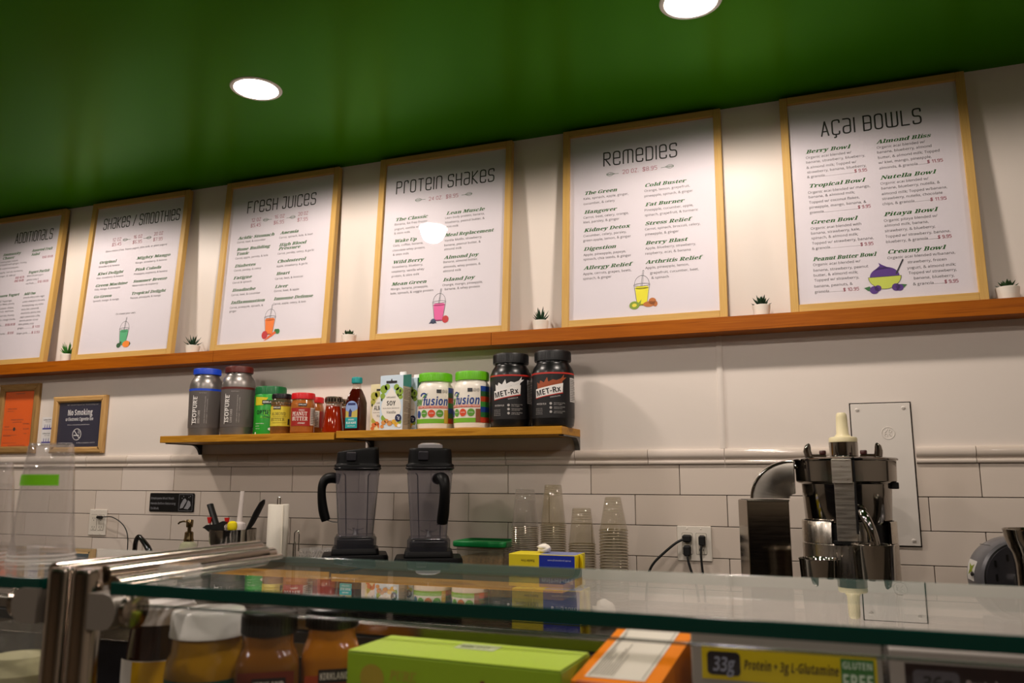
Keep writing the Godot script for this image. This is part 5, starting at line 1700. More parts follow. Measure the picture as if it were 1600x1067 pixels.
func faucet() -> void:
	var o := thing("faucet", "dark chrome bent sink faucet under the left outlet", "faucet", Vector3(-1.56, TOP, 0.17))
	var chrome := mat("#5c5a5c", 0.12, 1.0)
	part("base", Geo.new().lathe([Vector2(0.026, 0), Vector2(0.026, 0.01), Vector2(0.016, 0.016), Vector2(0.014, 0.03)], 24), chrome, o)
	part("riser", Geo.new().tube(spline([Vector3(0, 0.01, 0), Vector3(0, 0.1, 0), Vector3(0.002, 0.145, 0), Vector3(0.012, 0.165, 0), Vector3(0.024, 0.165, 0)], 5), 0.0095, 12), chrome, o)
	part("sprayer", Geo.new().tube(spline([Vector3(0.02, 0.166, 0), Vector3(0.045, 0.15, 0.004), Vector3(0.075, 0.125, 0.008), Vector3(0.088, 0.108, 0.01), Vector3(0.09, 0.095, 0.01)], 4), [0.009, 0.009, 0.0095, 0.01, 0.0105, 0.011, 0.0115, 0.012, 0.0125, 0.0125, 0.0125, 0.012, 0.0115, 0.011, 0.011, 0.011, 0.011], 12), chrome, o)


func salad_box() -> void:
	var o := thing("food_container", "clear food container with a green lid between the blender and cups", "container", Vector3(-0.036, TOP, 0.112), 0.0)
	part("box", Geo.new().loft([square_ring(0.075, 0.02, 0.0, 0.0, 0.06), square_ring(0.082, 0.02, 0.006, 0.0, 0.066), square_ring(0.09, 0.02, 0.176, 0.0, 0.072)], true, false), clear("#b8b49a", 0.3, 0.05), o)
	part("contents", Geo.new().loft([square_ring(0.072, 0.02, 0.004, 0.0, 0.057), square_ring(0.082, 0.02, 0.12, 0.0, 0.064), square_ring(0.078, 0.02, 0.135, 0.0, 0.06), square_ring(0.03, 0.01, 0.145, 0.0, 0.02)]), wood("granola", ["#5a3a1c", "#8a5e2e", "#a87a40", "#6a4420"], 0.8, Vector3(22, 22, 22), 40), o)
	var lid := []
	for p in [[0.092, 0.172], [0.098, 0.17], [0.1, 0.174], [0.1, 0.186], [0.097, 0.19], [0.09, 0.19], [0.087, 0.183], [0.06, 0.183]]:
		lid.append(square_ring(p[0], 0.022, p[1], 0.0, p[0] - 0.018))
	part("lid", Geo.new().loft(lid), mat("#0a7a3a", 0.35), o)


func gloves() -> void:
	var yellow := mat("#e2cf22", 0.45)
	for i in 2:
		var o := thing("glove_box", ["upper yellow and blue latex glove box, stacked on another", "lower yellow and blue latex glove box on the worktop"][i], "glove box", [Vector3(0.3, TOP + 0.0925, 0.46), Vector3(0.325, TOP, 0.5)][i], 0.0, "latex glove boxes")
		var w := 0.205
		var h := 0.092
		var d := 0.1
		part("carton", Geo.new().box(Vector3(0, h / 2, 0), Vector3(w, h, d), 0.0015), yellow, o)
		var z := flat_map(d / 2 + 0.0004)
		part("blue_print", Geo.new().print_rect(-0.008, 0.0015, 0.099, h - 0.0015, z), mat("#1e32a4", 0.4), o)
		var up := func(p: Vector2) -> Vector3: return Vector3(p.x, h + 0.0004, d / 2 - p.y)
		part("blue_top_print", Geo.new().print_rect(-0.008, 0.0015, 0.099, d - 0.002, up), mat("#7d86b4", 0.4), o)
		var ylw := Geo.new()
		# the boxes stand upside down, so their print is turned
		var zz := flat_map(d / 2 + 0.0008)
		type(ylw, "Disposable", -0.022, 0.036, 0.052, 0.0105, zz, "serif bold", 0.0, 2.0, PI)
		type(ylw, "LATEX Gloves", -0.022, 0.056, 0.068, 0.0105, zz, "serif bold", 0.0, 2.0, PI)
		type(ylw, "Powder Free", -0.022, 0.077, 0.042, 0.007, zz, "serif bold", 0.0, 2.0, PI)
		part("dark_lettering", ylw, mat("#4a4012", 0.5), o)
		var wh := Geo.new()
		type(wh, "Pro-tection", 0.094, 0.028, 0.095, 0.016, zz, "serif bold", 0.0, 2.0, PI)
		type(wh, "Glove", 0.094, 0.048, 0.05, 0.0155, zz, "serif bold", 0.0, 2.0, PI)
		type(wh, "multi purpose gloves", 0.088, 0.078, 0.07, 0.004, zz, "sans", 0.0, 3.0, PI)
		part("white_lettering", wh, mat("#dfe2f2", 0.5), o)
		var tuck := part("end_flap", Geo.new().box(Vector3(0, h * 0.5, 0), Vector3(0.0016, h, d * 0.62), 0.0), yellow, o, Vector3(w / 2 + 0.004, 0, d * 0.18), Vector3(0, 0.55, 0))
		var em := func(p: Vector2) -> Vector3: return Vector3(0.0012, p.y, -p.x)
		var el := Geo.new()
		for k in 3:
			type(el, ["100", "Disposable", "LATEX Gloves"][k], 0.024, 0.04 + 0.016 * k, [0.012, 0.036, 0.042][k], 0.007, em, "serif bold", 0.0, 2.5, PI)
		el.print_rect(0.027, 0.01, 0.0285, h - 0.01, em)
		part("end_lettering", el, mat("#4a4012", 0.5), tuck)
		var rng := RandomNumberGenerator.new()
		rng.seed = 5 + i
		var g := Geo.new()
		var rings := []
		for k in 7:
			var ring := []
			for j in 12:
				var a := TAU * j / 12
				var r: float = [0.006, 0.014, 0.017, 0.016, 0.017, 0.011, 0.003][k] * rng.randf_range(0.7, 1.25)
				ring.append(Vector3(r * cos(a) * 1.3, 0.0045 * k, -r * sin(a)))
			rings.append(ring)
		part("pulled_glove", g.loft(rings), mat("#efe8dc", 0.6), o, [Vector3(-0.01, h, -0.005), Vector3(w / 2 + 0.04, 0.02, 0.03)][i], [Vector3.ZERO, Vector3(0, 0.4, -0.9)][i]).scale = [Vector3.ONE, Vector3(1.6, 2.2, 1.4)][i]


func cup_shape(r_rim: float, r_base: float, h: float) -> Array:      # upside down: rim at 0, base at h
	return [Vector2(r_rim + 0.0018, 0.0), Vector2(r_rim + 0.0024, 0.0015), Vector2(r_rim + 0.0016, 0.0032), Vector2(r_rim, 0.0036), Vector2(lerpf(r_rim, r_base, 0.18), h * 0.18), Vector2(lerpf(r_rim, r_base, 0.2), h * 0.2), Vector2(r_base, h - 0.002), Vector2(r_base - 0.0015, h), Vector2(r_base - 0.004, h - 0.001), Vector2(0, h - 0.0012)]


func cup_label(stack: String, k: int) -> String:
	var words := ["", "first", "second", "third", "fourth", "fifth", "sixth", "seventh", "eighth", "ninth", "tenth", "eleventh", "twelfth", "thirteenth", "fourteenth", "fifteenth", "sixteenth", "seventeenth", "eighteenth", "nineteenth"]
	var w: String = words[k] if k < 20 else (["twentieth", "thirtieth", "fortieth"][k / 10 - 2] if k % 10 == 0 else ["twenty ", "thirty ", "forty "][k / 10 - 2] + words[k % 10])
	return "nested clear plastic cup, %s below the top cup of the %s stack" % [w, stack]


func cups() -> void:
	var rim := mat("#c4b8a2", 0.08, 0.7)
	var wall := clear("#857c74", 0.24, 0.03)
	var gold := clear("#8a7a50", 0.28, 0.03)
	var rows := [[Vector3(0.128, TOP, 0.17), 0.0445, 0.032, 0.128, 17, 0.0068, "first", wall], [Vector3(0.228, TOP, 0.17), 0.0415, 0.0285, 0.135, 15, 0.0075, "second", gold], [Vector3(0.325, TOP, 0.165), 0.0435, 0.031, 0.118, 24, 0.0078, "third", gold], [Vector3(0.430, TOP, 0.16), 0.0455, 0.0262, 0.108, 26, 0.0091, "fourth", gold]]
	for s in rows:
		var at: Vector3 = s[0]
		var n: int = s[4]
		var pitch: float = s[5]
		var tops: float = [1.166, 1.181, 1.105, 1.142][rows.find(s)]
		var y0: float = tops - s[3] - pitch * (n - 1)
		n += maxi(0, int((y0 - TOP) / pitch))
		pitch = (tops - s[3] - TOP) / (n - 1)
		var under: Node3D
		for i in n - 1:
			if i == 0:
				under = thing("plastic_cup", "", "cup", at, 0.0, "clear plastic cups nested in the %s stack from the left" % s[6])
				part("rim", Geo.new().lathe([Vector2(s[1], 0.0), Vector2(s[1] + 0.0022, 0.0004), Vector2(s[1] + 0.0026, 0.0016), Vector2(s[1] + 0.002, 0.0028), Vector2(s[1], 0.0032)], 40), rim, under)
				part("cup_wall", Geo.new().lathe([Vector2(s[1], 0.003), Vector2(s[1] - 0.0008, pitch + 0.0005)], 40), s[7], under)
				under.set_meta("label", cup_label(s[6], n - 1 - i))
			else:
				copy(under, cup_label(s[6], n - 1 - i), at + Vector3(0, pitch * i, 0))
		var c := thing("plastic_cup", "topmost upturned clear plastic cup of the %s stack from the left" % s[6], "cup", at + Vector3(0, pitch * (n - 1), 0), 0.0)
		part("rim", Geo.new().lathe([Vector2(s[1], 0.0), Vector2(s[1] + 0.0022, 0.0004), Vector2(s[1] + 0.0026, 0.0016), Vector2(s[1] + 0.002, 0.0028), Vector2(s[1], 0.0032)], 40), rim, c)
		part("cup_wall", Geo.new().lathe(cup_shape(s[1], s[2], s[3]), 40), s[7], c)
		for k in 5:      # the bases of the cups nested inside show as rings under the top one
			part("inner_ring", Geo.new().lathe([Vector2(s[2] - 0.002 + 0.0007 * k, s[3] - 0.006 - pitch * k), Vector2(s[2] - 0.0012 + 0.0007 * k, s[3] - 0.0066 - pitch * k), Vector2(s[2] - 0.0012 + 0.0007 * k, s[3] - 0.0075 - pitch * k)], 32), clear("#cfc3b2", 0.45, 0.05), c)


# ---------------------------------------------------------------- juicer corner
func steel_cup(at: Vector3, label: String, r: float, h: float) -> void:
	var o := thing("steel_cup", label, "cup", at, 0.0, "stainless cups in front of the juicer")
	var m := mat("#b9b4ac", 0.1, 1.0)
	part("cup_wall", Geo.new().lathe([Vector2(0, 0), Vector2(r * 0.72, 0), Vector2(r * 0.76, 0.003), Vector2(r * 0.97, h - 0.004), Vector2(r * 1.0, h - 0.002), Vector2(r * 1.01, h), Vector2(r * 0.985, h + 0.0005), Vector2(r * 0.95, h - 0.003), Vector2(r * 0.74, 0.006), Vector2(0, 0.006)], 48), m, o)


func juicer_corner() -> void:
	var c := Vector3(1.137, TOP, 0.33)
	var steel := brushed("juicer steel", "#b8b0a6", 0.36, Vector3(20, 1.5, 20))
	var shine := mat("#9d9892", 0.09, 1.0)
	var dark := mat("#0b0b0c", 0.4)
	var o := thing("juicer", "large stainless steel juicer with cream pusher and curved spout", "juicer", c)
	part("base_housing", Geo.new().lathe([Vector2(0, 0.0), Vector2(0.12, 0.0), Vector2(0.1235, 0.004), Vector2(0.1235, 0.228), Vector2(0.12, 0.232)], 72), steel, o)
	# the upper housing ring is cut open for the latch bar and the spout
	for a in [[0.14, 0.33], [0.98, 5.89]]:
		part("housing_ring", Geo.new().lathe([Vector2(0.117, 0.231), Vector2(0.1225, 0.232), Vector2(0.1225, 0.286), Vector2(0.1205, 0.289), Vector2(0.116, 0.289), Vector2(0.116, 0.231)], 56, Transform3D(), a[0], a[1]), brushed("ring steel", "#cfc8be", 0.34, Vector3(20, 1.5, 20)), o)
	part("dark_core", Geo.new().lathe([Vector2(0.108, 0.229), Vector2(0.108, 0.289)], 48), dark, o)
	part("bowl", Geo.new().lathe([Vector2(0.104, 0.275), Vector2(0.112, 0.289), Vector2(0.1175, 0.388), Vector2(0.119, 0.3895), Vector2(0.1275, 0.392), Vector2(0.131, 0.396), Vector2(0.1325, 0.45), Vector2(0.135, 0.453)], 72), shine, o)
	part("lid", Geo.new().lathe([Vector2(0.133, 0.451), Vector2(0.137, 0.452), Vector2(0.1375, 0.456), Vector2(0.134, 0.459), Vector2(0.1, 0.462), Vector2(0.045, 0.464), Vector2(0.0395, 0.466)], 72), shine, o)
	part("feed_tube", Geo.new().lathe([Vector2(0.0395, 0.462), Vector2(0.0385, 0.47), Vector2(0.0385, 0.503), Vector2(0.0365, 0.504)], 40), shine, o)
	part("pusher", Geo.new().lathe([Vector2(0.03, 0.502), Vector2(0.0375, 0.504), Vector2(0.038, 0.513), Vector2(0.036, 0.517), Vector2(0.022, 0.52), Vector2(0.0165, 0.527), Vector2(0.0148, 0.575), Vector2(0.0138, 0.582), Vector2(0.0105, 0.5865), Vector2(0, 0.5875)], 36), mat("#e4d8ae", 0.45), o)
	# latch bar: a bent strap from the lid down into the slot of the housing
	var rot := 0.02
	var bar := Geo.new()
	bar.box(Vector3(-0.012, 0.422, 0.1385), Vector3(0.05, 0.064, 0.009), 0.0015)
	bar.box(Vector3(-0.008, 0.317, 0.1265), Vector3(0.05, 0.155, 0.01), 0.0015, Basis(Vector3.RIGHT, 0.055))
	var b := part("latch_bar", bar, brushed("strap steel", "#d6cfc4", 0.45, Vector3(2, 20, 2)), o)
	part("bar_edge", Geo.new().box(Vector3(0.018, 0.36, 0.1285), Vector3(0.006, 0.2, 0.012), 0.001), dark, b)
	part("slot_foot", Geo.new().box(Vector3(-0.008, 0.236, 0.117), Vector3(0.07, 0.01, 0.016), 0.001), dark, o)
	part("hinge_block", Geo.new().box(Vector3(0.122, 0.384, 0.02), Vector3(0.02, 0.018, 0.03), 0.002), dark, o)
	for s in [-1.0, 1.0]:
		var p := part("clamp_arm", Geo.new().box(Vector3(0, 0.464, 0), Vector3(0.05, 0.01, 0.02), 0.003), shine, o, Vector3(s * 0.068 - 0.004, 0, 0.06))
		part("clamp_ear", Geo.new().tube([Vector3(s * 0.006 - 0.014, 0.462, 0.004), Vector3(s * 0.01 - 0.014, 0.478, 0.004), Vector3(s * 0.008 - 0.014, 0.49, 0.003), Vector3(s * 0.004 - 0.014, 0.498, 0.002)] if s < 0 else [Vector3(0.02, 0.462, 0.004), Vector3(0.022, 0.478, 0.004), Vector3(0.021, 0.49, 0.003), Vector3(0.018, 0.498, 0.002)], [0.011, 0.0105, 0.0085, 0.003], 12), shine, p)
		part("clamp_knob", Geo.new().lathe([Vector2(0.0085, 0.468), Vector2(0.009, 0.471), Vector2(0.009, 0.477), Vector2(0.0075, 0.479), Vector2(0, 0.479)], 16), mat("#3a1210", 0.35), p, Vector3(-s * 0.016, 0, 0.004))
	# spout curving out of the bowl and down into the cup
	part("spout", Geo.new().tube(spline([Vector3(0.026, 0.318, 0.10), Vector3(0.03, 0.318, 0.125), Vector3(0.038, 0.302, 0.142), Vector3(0.05, 0.268, 0.152), Vector3(0.0565, 0.232, 0.155), Vector3(0.057, 0.214, 0.155)], 6), 0.0125, 16), shine, o)
	part("spout_nut", Geo.new().lathe([Vector2(0.0, 0.0), Vector2(0.017, 0.0), Vector2(0.018, 0.006), Vector2(0.014, 0.012), Vector2(0.0, 0.013)], 20), shine, o, Vector3(0.026, 0.318, 0.102), Vector3(PI / 2, 0, 0))
	# pulp chute: a curved hood from the bowl over the bin
	var rings := []
	for i in 13:
		var t := i / 12.0
		var a := t * PI * 0.5
		var ctr := Vector3(-0.134, 0.348, 0.0) + Vector3(-sin(a) * 0.066, cos(a) * 0.057, 0.02)
		var out := Vector3(-sin(a), cos(a), 0)
		var hw := lerpf(0.05, 0.046, t)
		var th := lerpf(0.044, 0.05, t)
		rings.append([ctr + out * th + Vector3(0, 0, hw), ctr + out * (th + 0.006) + Vector3(0, 0, hw * 0.6), ctr + out * (th + 0.006) - Vector3(0, 0, hw * 0.6), ctr + out * th - Vector3(0, 0, hw), ctr - out * th - Vector3(0, 0, hw), ctr - out * th + Vector3(0, 0, hw)])
	part("pulp_chute", Geo.new().loft(rings), brushed("chute steel", "#cfc9c0", 0.5, Vector3(3, 3, 3)), o)
	part("chute_edge", Geo.new().tube(rings.map(func(r): return r[0]), 0.004, 8), shine, o)
	part("chute_screw", Geo.new().lathe([Vector2(0, 0), Vector2(0.006, 0), Vector2(0.0055, 0.005), Vector2(0, 0.006)], 14), shine, o, Vector3(-0.128, 0.434, 0.074), Vector3(PI / 2, 0, 0))
	# pulp bin
	var bin := thing("pulp_bin", "tall brushed steel pulp bin under the juicer chute", "bin", Vector3(0.913, TOP, 0.335), 0.34)
	var face := brushed("bin steel", "#8f8578", 0.16, Vector3(1.5, 20, 1.5))
	part("bin_wall", Geo.new().box(Vector3(0, 0.1715, 0), Vector3(0.118, 0.343, 0.1), 0.003), face, bin)
	part("bin_mouth", Geo.new().box(Vector3(0, 0.343, 0), Vector3(0.104, 0.002, 0.086), 0.0), dark, bin)
	part("bin_lip", Geo.new().box(Vector3(0, 0.3415, 0.0495), Vector3(0.12, 0.006, 0.004), 0.0015), shine, bin)
	steel_cup(Vector3(1.056, TOP, 0.505), "empty stainless cup at the left front of the juicer", 0.051, 0.199)
	steel_cup(Vector3(1.186, TOP, 0.508), "stainless cup under the spout of the juicer", 0.0515, 0.2385)
	# citrus machine at the right edge
	var m := thing("vegetable_cutter", "grey round cutting machine with a slotted dark face at the right edge", "cutter", Vector3(1.528, TOP, 0.33), 0.3)
	var grey := mat("#77767a", 0.3, 0.35)
	var tilt := Transform3D(Basis(Vector3.RIGHT, PI / 2), Vector3(0, 0.148, -0.035))
	part("housing", Geo.new().lathe([Vector2(0, -0.03), Vector2(0.07, -0.028), Vector2(0.1, -0.01), Vector2(0.106, 0.01), Vector2(0.106, 0.05), Vector2(0.101, 0.062), Vector2(0.094, 0.066)], 64, tilt), grey, m)
	var seam := part("seam", Geo.new().lathe([Vector2(0.1064, 0.0), Vector2(0.1064, 0.052)], 1, tilt, -2.5, -2.48), dark, m)
	seam.cast_shadow = GeometryInstance3D.SHADOW_CASTING_SETTING_ON
	part("face_gap", Geo.new().lathe([Vector2(0.0945, 0.0655), Vector2(0.09, 0.0675)], 56, tilt), dark, m)
	part("face_plate", Geo.new().lathe([Vector2(0.09, 0.0655), Vector2(0.089, 0.07), Vector2(0.06, 0.0735), Vector2(0, 0.075)], 56, tilt), mat("#3c3b3f", 0.3, 0.3), m)
	for i in 14:
		var a := TAU * i / 14 + 0.12
		var rr: float = [0.078, 0.066][i % 2]
		part("vent_slot", Geo.new().prism(rounded(0.0055, 0.018, 0.0026, 3), 0.0, 0.0012), dark, m, Vector3(-sin(a) * rr, 0.148 + cos(a) * rr, -0.035 + 0.0728), Vector3(0, 0, 0))
	part("outlet_tube", Geo.new().tube(spline([Vector3(-0.005, 0.13, 0.03), Vector3(-0.012, 0.15, 0.055), Vector3(-0.02, 0.135, 0.075), Vector3(-0.035, 0.09, 0.085)], 5), 0.02, 14), mat("#a9a6a2", 0.16, 0.9), m)
	part("side_screw", Geo.new().lathe([Vector2(0.0, 0.0), Vector2(0.006, 0.0), Vector2(0.006, 0.004), Vector2(0.0, 0.007)], 14), mat("#8a8a8c", 0.2, 1.0), m, Vector3(-0.106, 0.16, 0.0), Vector3(0, 0, PI / 2))
	var fm := func(p: Vector2) -> Vector3: return tilt * Vector3(sin(-1.75 + p.x / 0.1065) * 0.1068, p.y, cos(-1.75 + p.x / 0.1065) * 0.1068)
	part("sticker", Geo.new().print_poly(PackedVector2Array([Vector2(-0.03, 0.004), Vector2(0.022, 0.008), Vector2(0.026, 0.038), Vector2(-0.026, 0.046)]), fm), mat("#dcd8d2", 0.5), m)
	var fm2 := func(p: Vector2) -> Vector3: return tilt * Vector3(sin(-1.75 + p.x / 0.1065) * 0.1073, p.y, cos(-1.75 + p.x / 0.1065) * 0.1073)
	part("sticker_print", Geo.new().print_poly(PackedVector2Array([Vector2(-0.02, 0.012), Vector2(-0.004, 0.018), Vector2(0.01, 0.012), Vector2(0.004, 0.024), Vector2(0.012, 0.034), Vector2(-0.004, 0.03), Vector2(-0.018, 0.038), Vector2(-0.012, 0.025)]), fm2), mat("#8a9a22", 0.5), m)
	part("foot", Geo.new().box(Vector3(0, 0.026, 0), Vector3(0.14, 0.052, 0.1), 0.006), grey, m)
	var hop := thing("feed_hopper", "polished steel hopper standing before the grey cutter at the right edge", "hopper", Vector3(1.548, TOP, 0.485))
	part("hopper_wall", Geo.new().lathe([Vector2(0, 0.0), Vector2(0.05, 0.0), Vector2(0.047, 0.004), Vector2(0.0475, 0.2), Vector2(0.052, 0.225), Vector2(0.0585, 0.24), Vector2(0.064, 0.26), Vector2(0.067, 0.278), Vector2(0.068, 0.282), Vector2(0.066, 0.283), Vector2(0.062, 0.27), Vector2(0.045, 0.225), Vector2(0.044, 0.02), Vector2(0, 0.02)], 56), mat("#aaa49a", 0.08, 1.0), hop)


# ---------------------------------------------------------------- the glass display case in front
const GLASS_Y := 1.107


func case_top(x0: float, x1: float, label: String) -> void:
	var o := thing("glass_counter", label, "glass counter", Vector3(0, GLASS_Y - 0.0115, 0), 0.0, "glass counters over the display cases")
	var z0 := 1.931
	var z1 := 2.2
	var h := 0.0115
	var g := Geo.new()
	g.quad(Vector3(x0, h, z1), Vector3(x1, h, z1), Vector3(x1, h, z0), Vector3(x0, h, z0))
	g.quad(Vector3(x0, 0, z0), Vector3(x1, 0, z0), Vector3(x1, 0, z1), Vector3(x0, 0, z1))
	part("pane", g, clear("#f4fffb", 0.03, 0.01), o)
	var e := mat("#033d34", 0.08)
	part("polished_edge", Geo.new().box(Vector3((x0 + x1) / 2, h / 2, z1 + 0.0006), Vector3(x1 - x0, h, 0.0024), 0.0009), e, o)
	part("polished_edge", Geo.new().box(Vector3((x0 + x1) / 2, h / 2, z0 - 0.0006), Vector3(x1 - x0, h, 0.0024), 0.0009), mat("#5f8078", 0.1), o)
	for x in [x0, x1]:
		part("polished_edge", Geo.new().box(Vector3(x, h / 2, (z0 + z1) / 2), Vector3(0.0024, h, z1 - z0), 0.0009), e, o)


func display_case() -> void:
	var chrome := mat("#a79c90", 0.16, 1.0)
	var satin := brushed("case steel", "#9a948c", 0.3, Vector3(1, 20, 20))
	var black := mat("#08080b", 0.4)
	case_top(-1.35, 0.346, "glass top of the left display case, carrying upturned cups")
	case_top(0.436, 2.35, "glass top of the right display case, above the packaged goods")
	for s in 2:
		var x0: float = [-1.35, 0.425][s]
		var x1: float = [0.335, 2.35][s]
		var o := thing("display_case", ["steel framed left display case beside the chrome posts", "steel framed right display case holding jars and boxes"][s], "display case", Vector3((x0 + x1) / 2, -0.12, 2.05))
		var w := x1 - x0
		part("cabinet", Geo.new().box(Vector3(0, 0.44, 0), Vector3(w, 0.88, 0.29), 0.003), mat("#26262a", 0.4), o)
		part("deck", Geo.new().box(Vector3(0, 0.9, 0), Vector3(w, 0.04, 0.29), 0.003), satin, o)
		part("back_panel", Geo.new().box(Vector3(0, 1.03, -0.128), Vector3(w, 0.22, 0.006)), mat("#1c1c22", 0.15), o)
		for r in [[1.148, 0.016, -0.124], [1.118, 0.02, -0.124], [0.93, 0.02, 0.132]]:
			part("rail", Geo.new().box(Vector3(0, r[0], r[2]), Vector3(w, r[1], 0.014), 0.003), satin, o)
		part("dark_rail", Geo.new().box(Vector3(0, 1.133, -0.121), Vector3(w, 0.013, 0.01), 0.001), black, o)
	for s in 2:
		var x0: float = [-1.34, 0.455][s]
		var x1: float = [0.312, 2.34][s]
		var f := thing("front_pane", ["upright front glass pane of the left display case", "upright front glass pane of the right display case"][s], "glass pane", Vector3(0, 0.803, 2.178), 0.0, "front panes of the display case")
		part("pane", Geo.new().prism(PackedVector2Array([Vector2(x0, 0), Vector2(x1, 0), Vector2(x1, 0.281), Vector2(x0, 0.281)]), 0.0, 0.0), clear("#f4fffb", 0.02, 0.01), f)
		part("polished_edge", Geo.new().box(Vector3((x0 + x1) / 2, 0.281, 0), Vector3(x1 - x0, 0.002, 0.005), 0.0008), clear("#2a4a3a", 0.55, 0.1), f)
	# two round posts carry the glass; from their heads run two pairs of rails to the back
	for i in 2:
		var x: float = [0.3645, 0.3955][i]
		var p := thing("chrome_post", ["left of the two round chrome posts between the glass cases", "right of the two round chrome posts between the glass cases"][i], "post", Vector3(x, -0.12, 2.19))
		part("tube", Geo.new().lathe([Vector2(0, 0), Vector2(0.0145, 0.0), Vector2(0.0145, 1.232), Vector2(0.0125, 1.237), Vector2(0, 1.238)], 32), chrome, p)
		var xs: float = [-0.012, 0.0145][i]
		for k in 2:
			var r := part("rail", Geo.new().tube([Vector3(xs + 0.012 * (k - 0.5) * 2.0 - (0.004 if i == 0 else -0.006), 1.2305 - 0.009 * k, -0.012 + 0.01 * k), Vector3(xs + 0.012 * (k - 0.5) * 2.0 - (0.004 if i == 0 else -0.006), 1.2305 - 0.009 * k, [-0.335, -0.26][i])], 0.0085, 16), chrome, p)
			r.name = "rail" if k == 0 else "rail_001"
	for i in 2:
		var c := thing("glass_clamp", ["round grey clamp holding glass on the left post", "round grey clamp holding glass on the right post"][i], "clamp", [Vector3(0.331, 1.081, 2.19), Vector3(0.429, 1.080, 2.19)][i], 0.0, "glass clamps on the posts")
		var prof := PackedVector2Array([Vector2(-0.016, -0.0165), Vector2(0.004, -0.0165)])
		for k in 9:
			var a := -PI / 2 + PI * k / 8
			prof.append(Vector2(0.004 + cos(a) * 0.014, sin(a) * 0.0165))
		prof.append(Vector2(-0.016, 0.0165))
		if i == 0:
			for k in prof.size():
				prof[k].x = -prof[k].x
		part("body", Geo.new().prism(prof, -0.014, 0.014), mat("#8d857c", 0.35, 0.3), c)
		part("ring", Geo.new().lathe([Vector2(0.0, 0.0), Vector2(0.0165, 0.0), Vector2(0.0165, 0.006), Vector2(0.012, 0.009), Vector2(0, 0.009)], 24), chrome, c, Vector3(-0.02 if i == 0 else 0.02, 0, -0.004), Vector3(0, 0, PI / 2 if i == 0 else -PI / 2))
	var clip := thing("clear_bumper", "small clear plastic block at the corner of the right glass top", "bumper", Vector3(0.462, GLASS_Y, 2.14))
	part("block", Geo.new().box(Vector3(0, 0.006, 0), Vector3(0.034, 0.012, 0.03), 0.003), clear("#e8e0d8", 0.3, 0.05), clip)
	upturned_cups()
	case_goods()


func upturned_cups() -> void:
	var wall := clear("#b3a8a4", 0.27, 0.02)
	for s in 2:
		var at: Vector3 = [Vector3(0.186, GLASS_Y, 2.068), Vector3(0.094, GLASS_Y, 2.075)][s]
		for i in 2:
			var o := thing("clear_tumbler", [["lower upturned clear tumbler of the taped stack on the left glass", "upper upturned clear tumbler with green tape on the left glass"], ["lower upturned clear tumbler at the left edge of the picture", "upper upturned clear tumbler at the left edge of the picture"]][s][i], "tumbler", at + Vector3(0, 0.0045 * i, 0), 0.0, "")
			var h := 0.134 if s == 0 else 0.112
			if i == 1:
				part("cup_wall", Geo.new().lathe([Vector2(0.0362, 0.0), Vector2(0.0368, 0.003), Vector2(0.036, 0.005), Vector2(0.0335, 0.02), Vector2(0.0268, h - 0.022), Vector2(0.0262, h - 0.02), Vector2(0.0245, h - 0.002), Vector2(0.023, h), Vector2(0.0215, h - 0.003), Vector2(0.0, h - 0.003)], 48), wall, o)
				part("rim", Geo.new().tube(range(40).map(func(k): return Vector3(sin(TAU * k / 40) * 0.0365, 0.002, cos(TAU * k / 40) * 0.0365)), 0.0011, 8, true), clear("#f4eee8", 0.5, 0.02), o)
				if s == 0:
					var r0 := lerpf(0.0335, 0.0268, 0.72) + 0.0006
					part("tape", Geo.new().lathe([Vector2(r0 + 0.0008, 0.0835), Vector2(r0, 0.0965)], 26, Transform3D(), -1.1, 1.25), mat("#76c80e", 0.4), o)
			else:
				part("rim", Geo.new().tube(range(40).map(func(k): return Vector3(sin(TAU * k / 40) * 0.0367, 0.0015, cos(TAU * k / 40) * 0.0367)), 0.0013, 8, true), clear("#f4eee8", 0.5, 0.02), o)
				part("cup_wall", Geo.new().lathe([Vector2(0.0358, 0.002), Vector2(0.0325, 0.016)], 48), wall, o)
				part("base", Geo.new().lathe([Vector2(0.0258, h - 0.026), Vector2(0.0262, h - 0.024), Vector2(0.0245, h - 0.0225), Vector2(0.0, h - 0.0245)], 40), clear("#efe8e2", 0.12, 0.02), o)


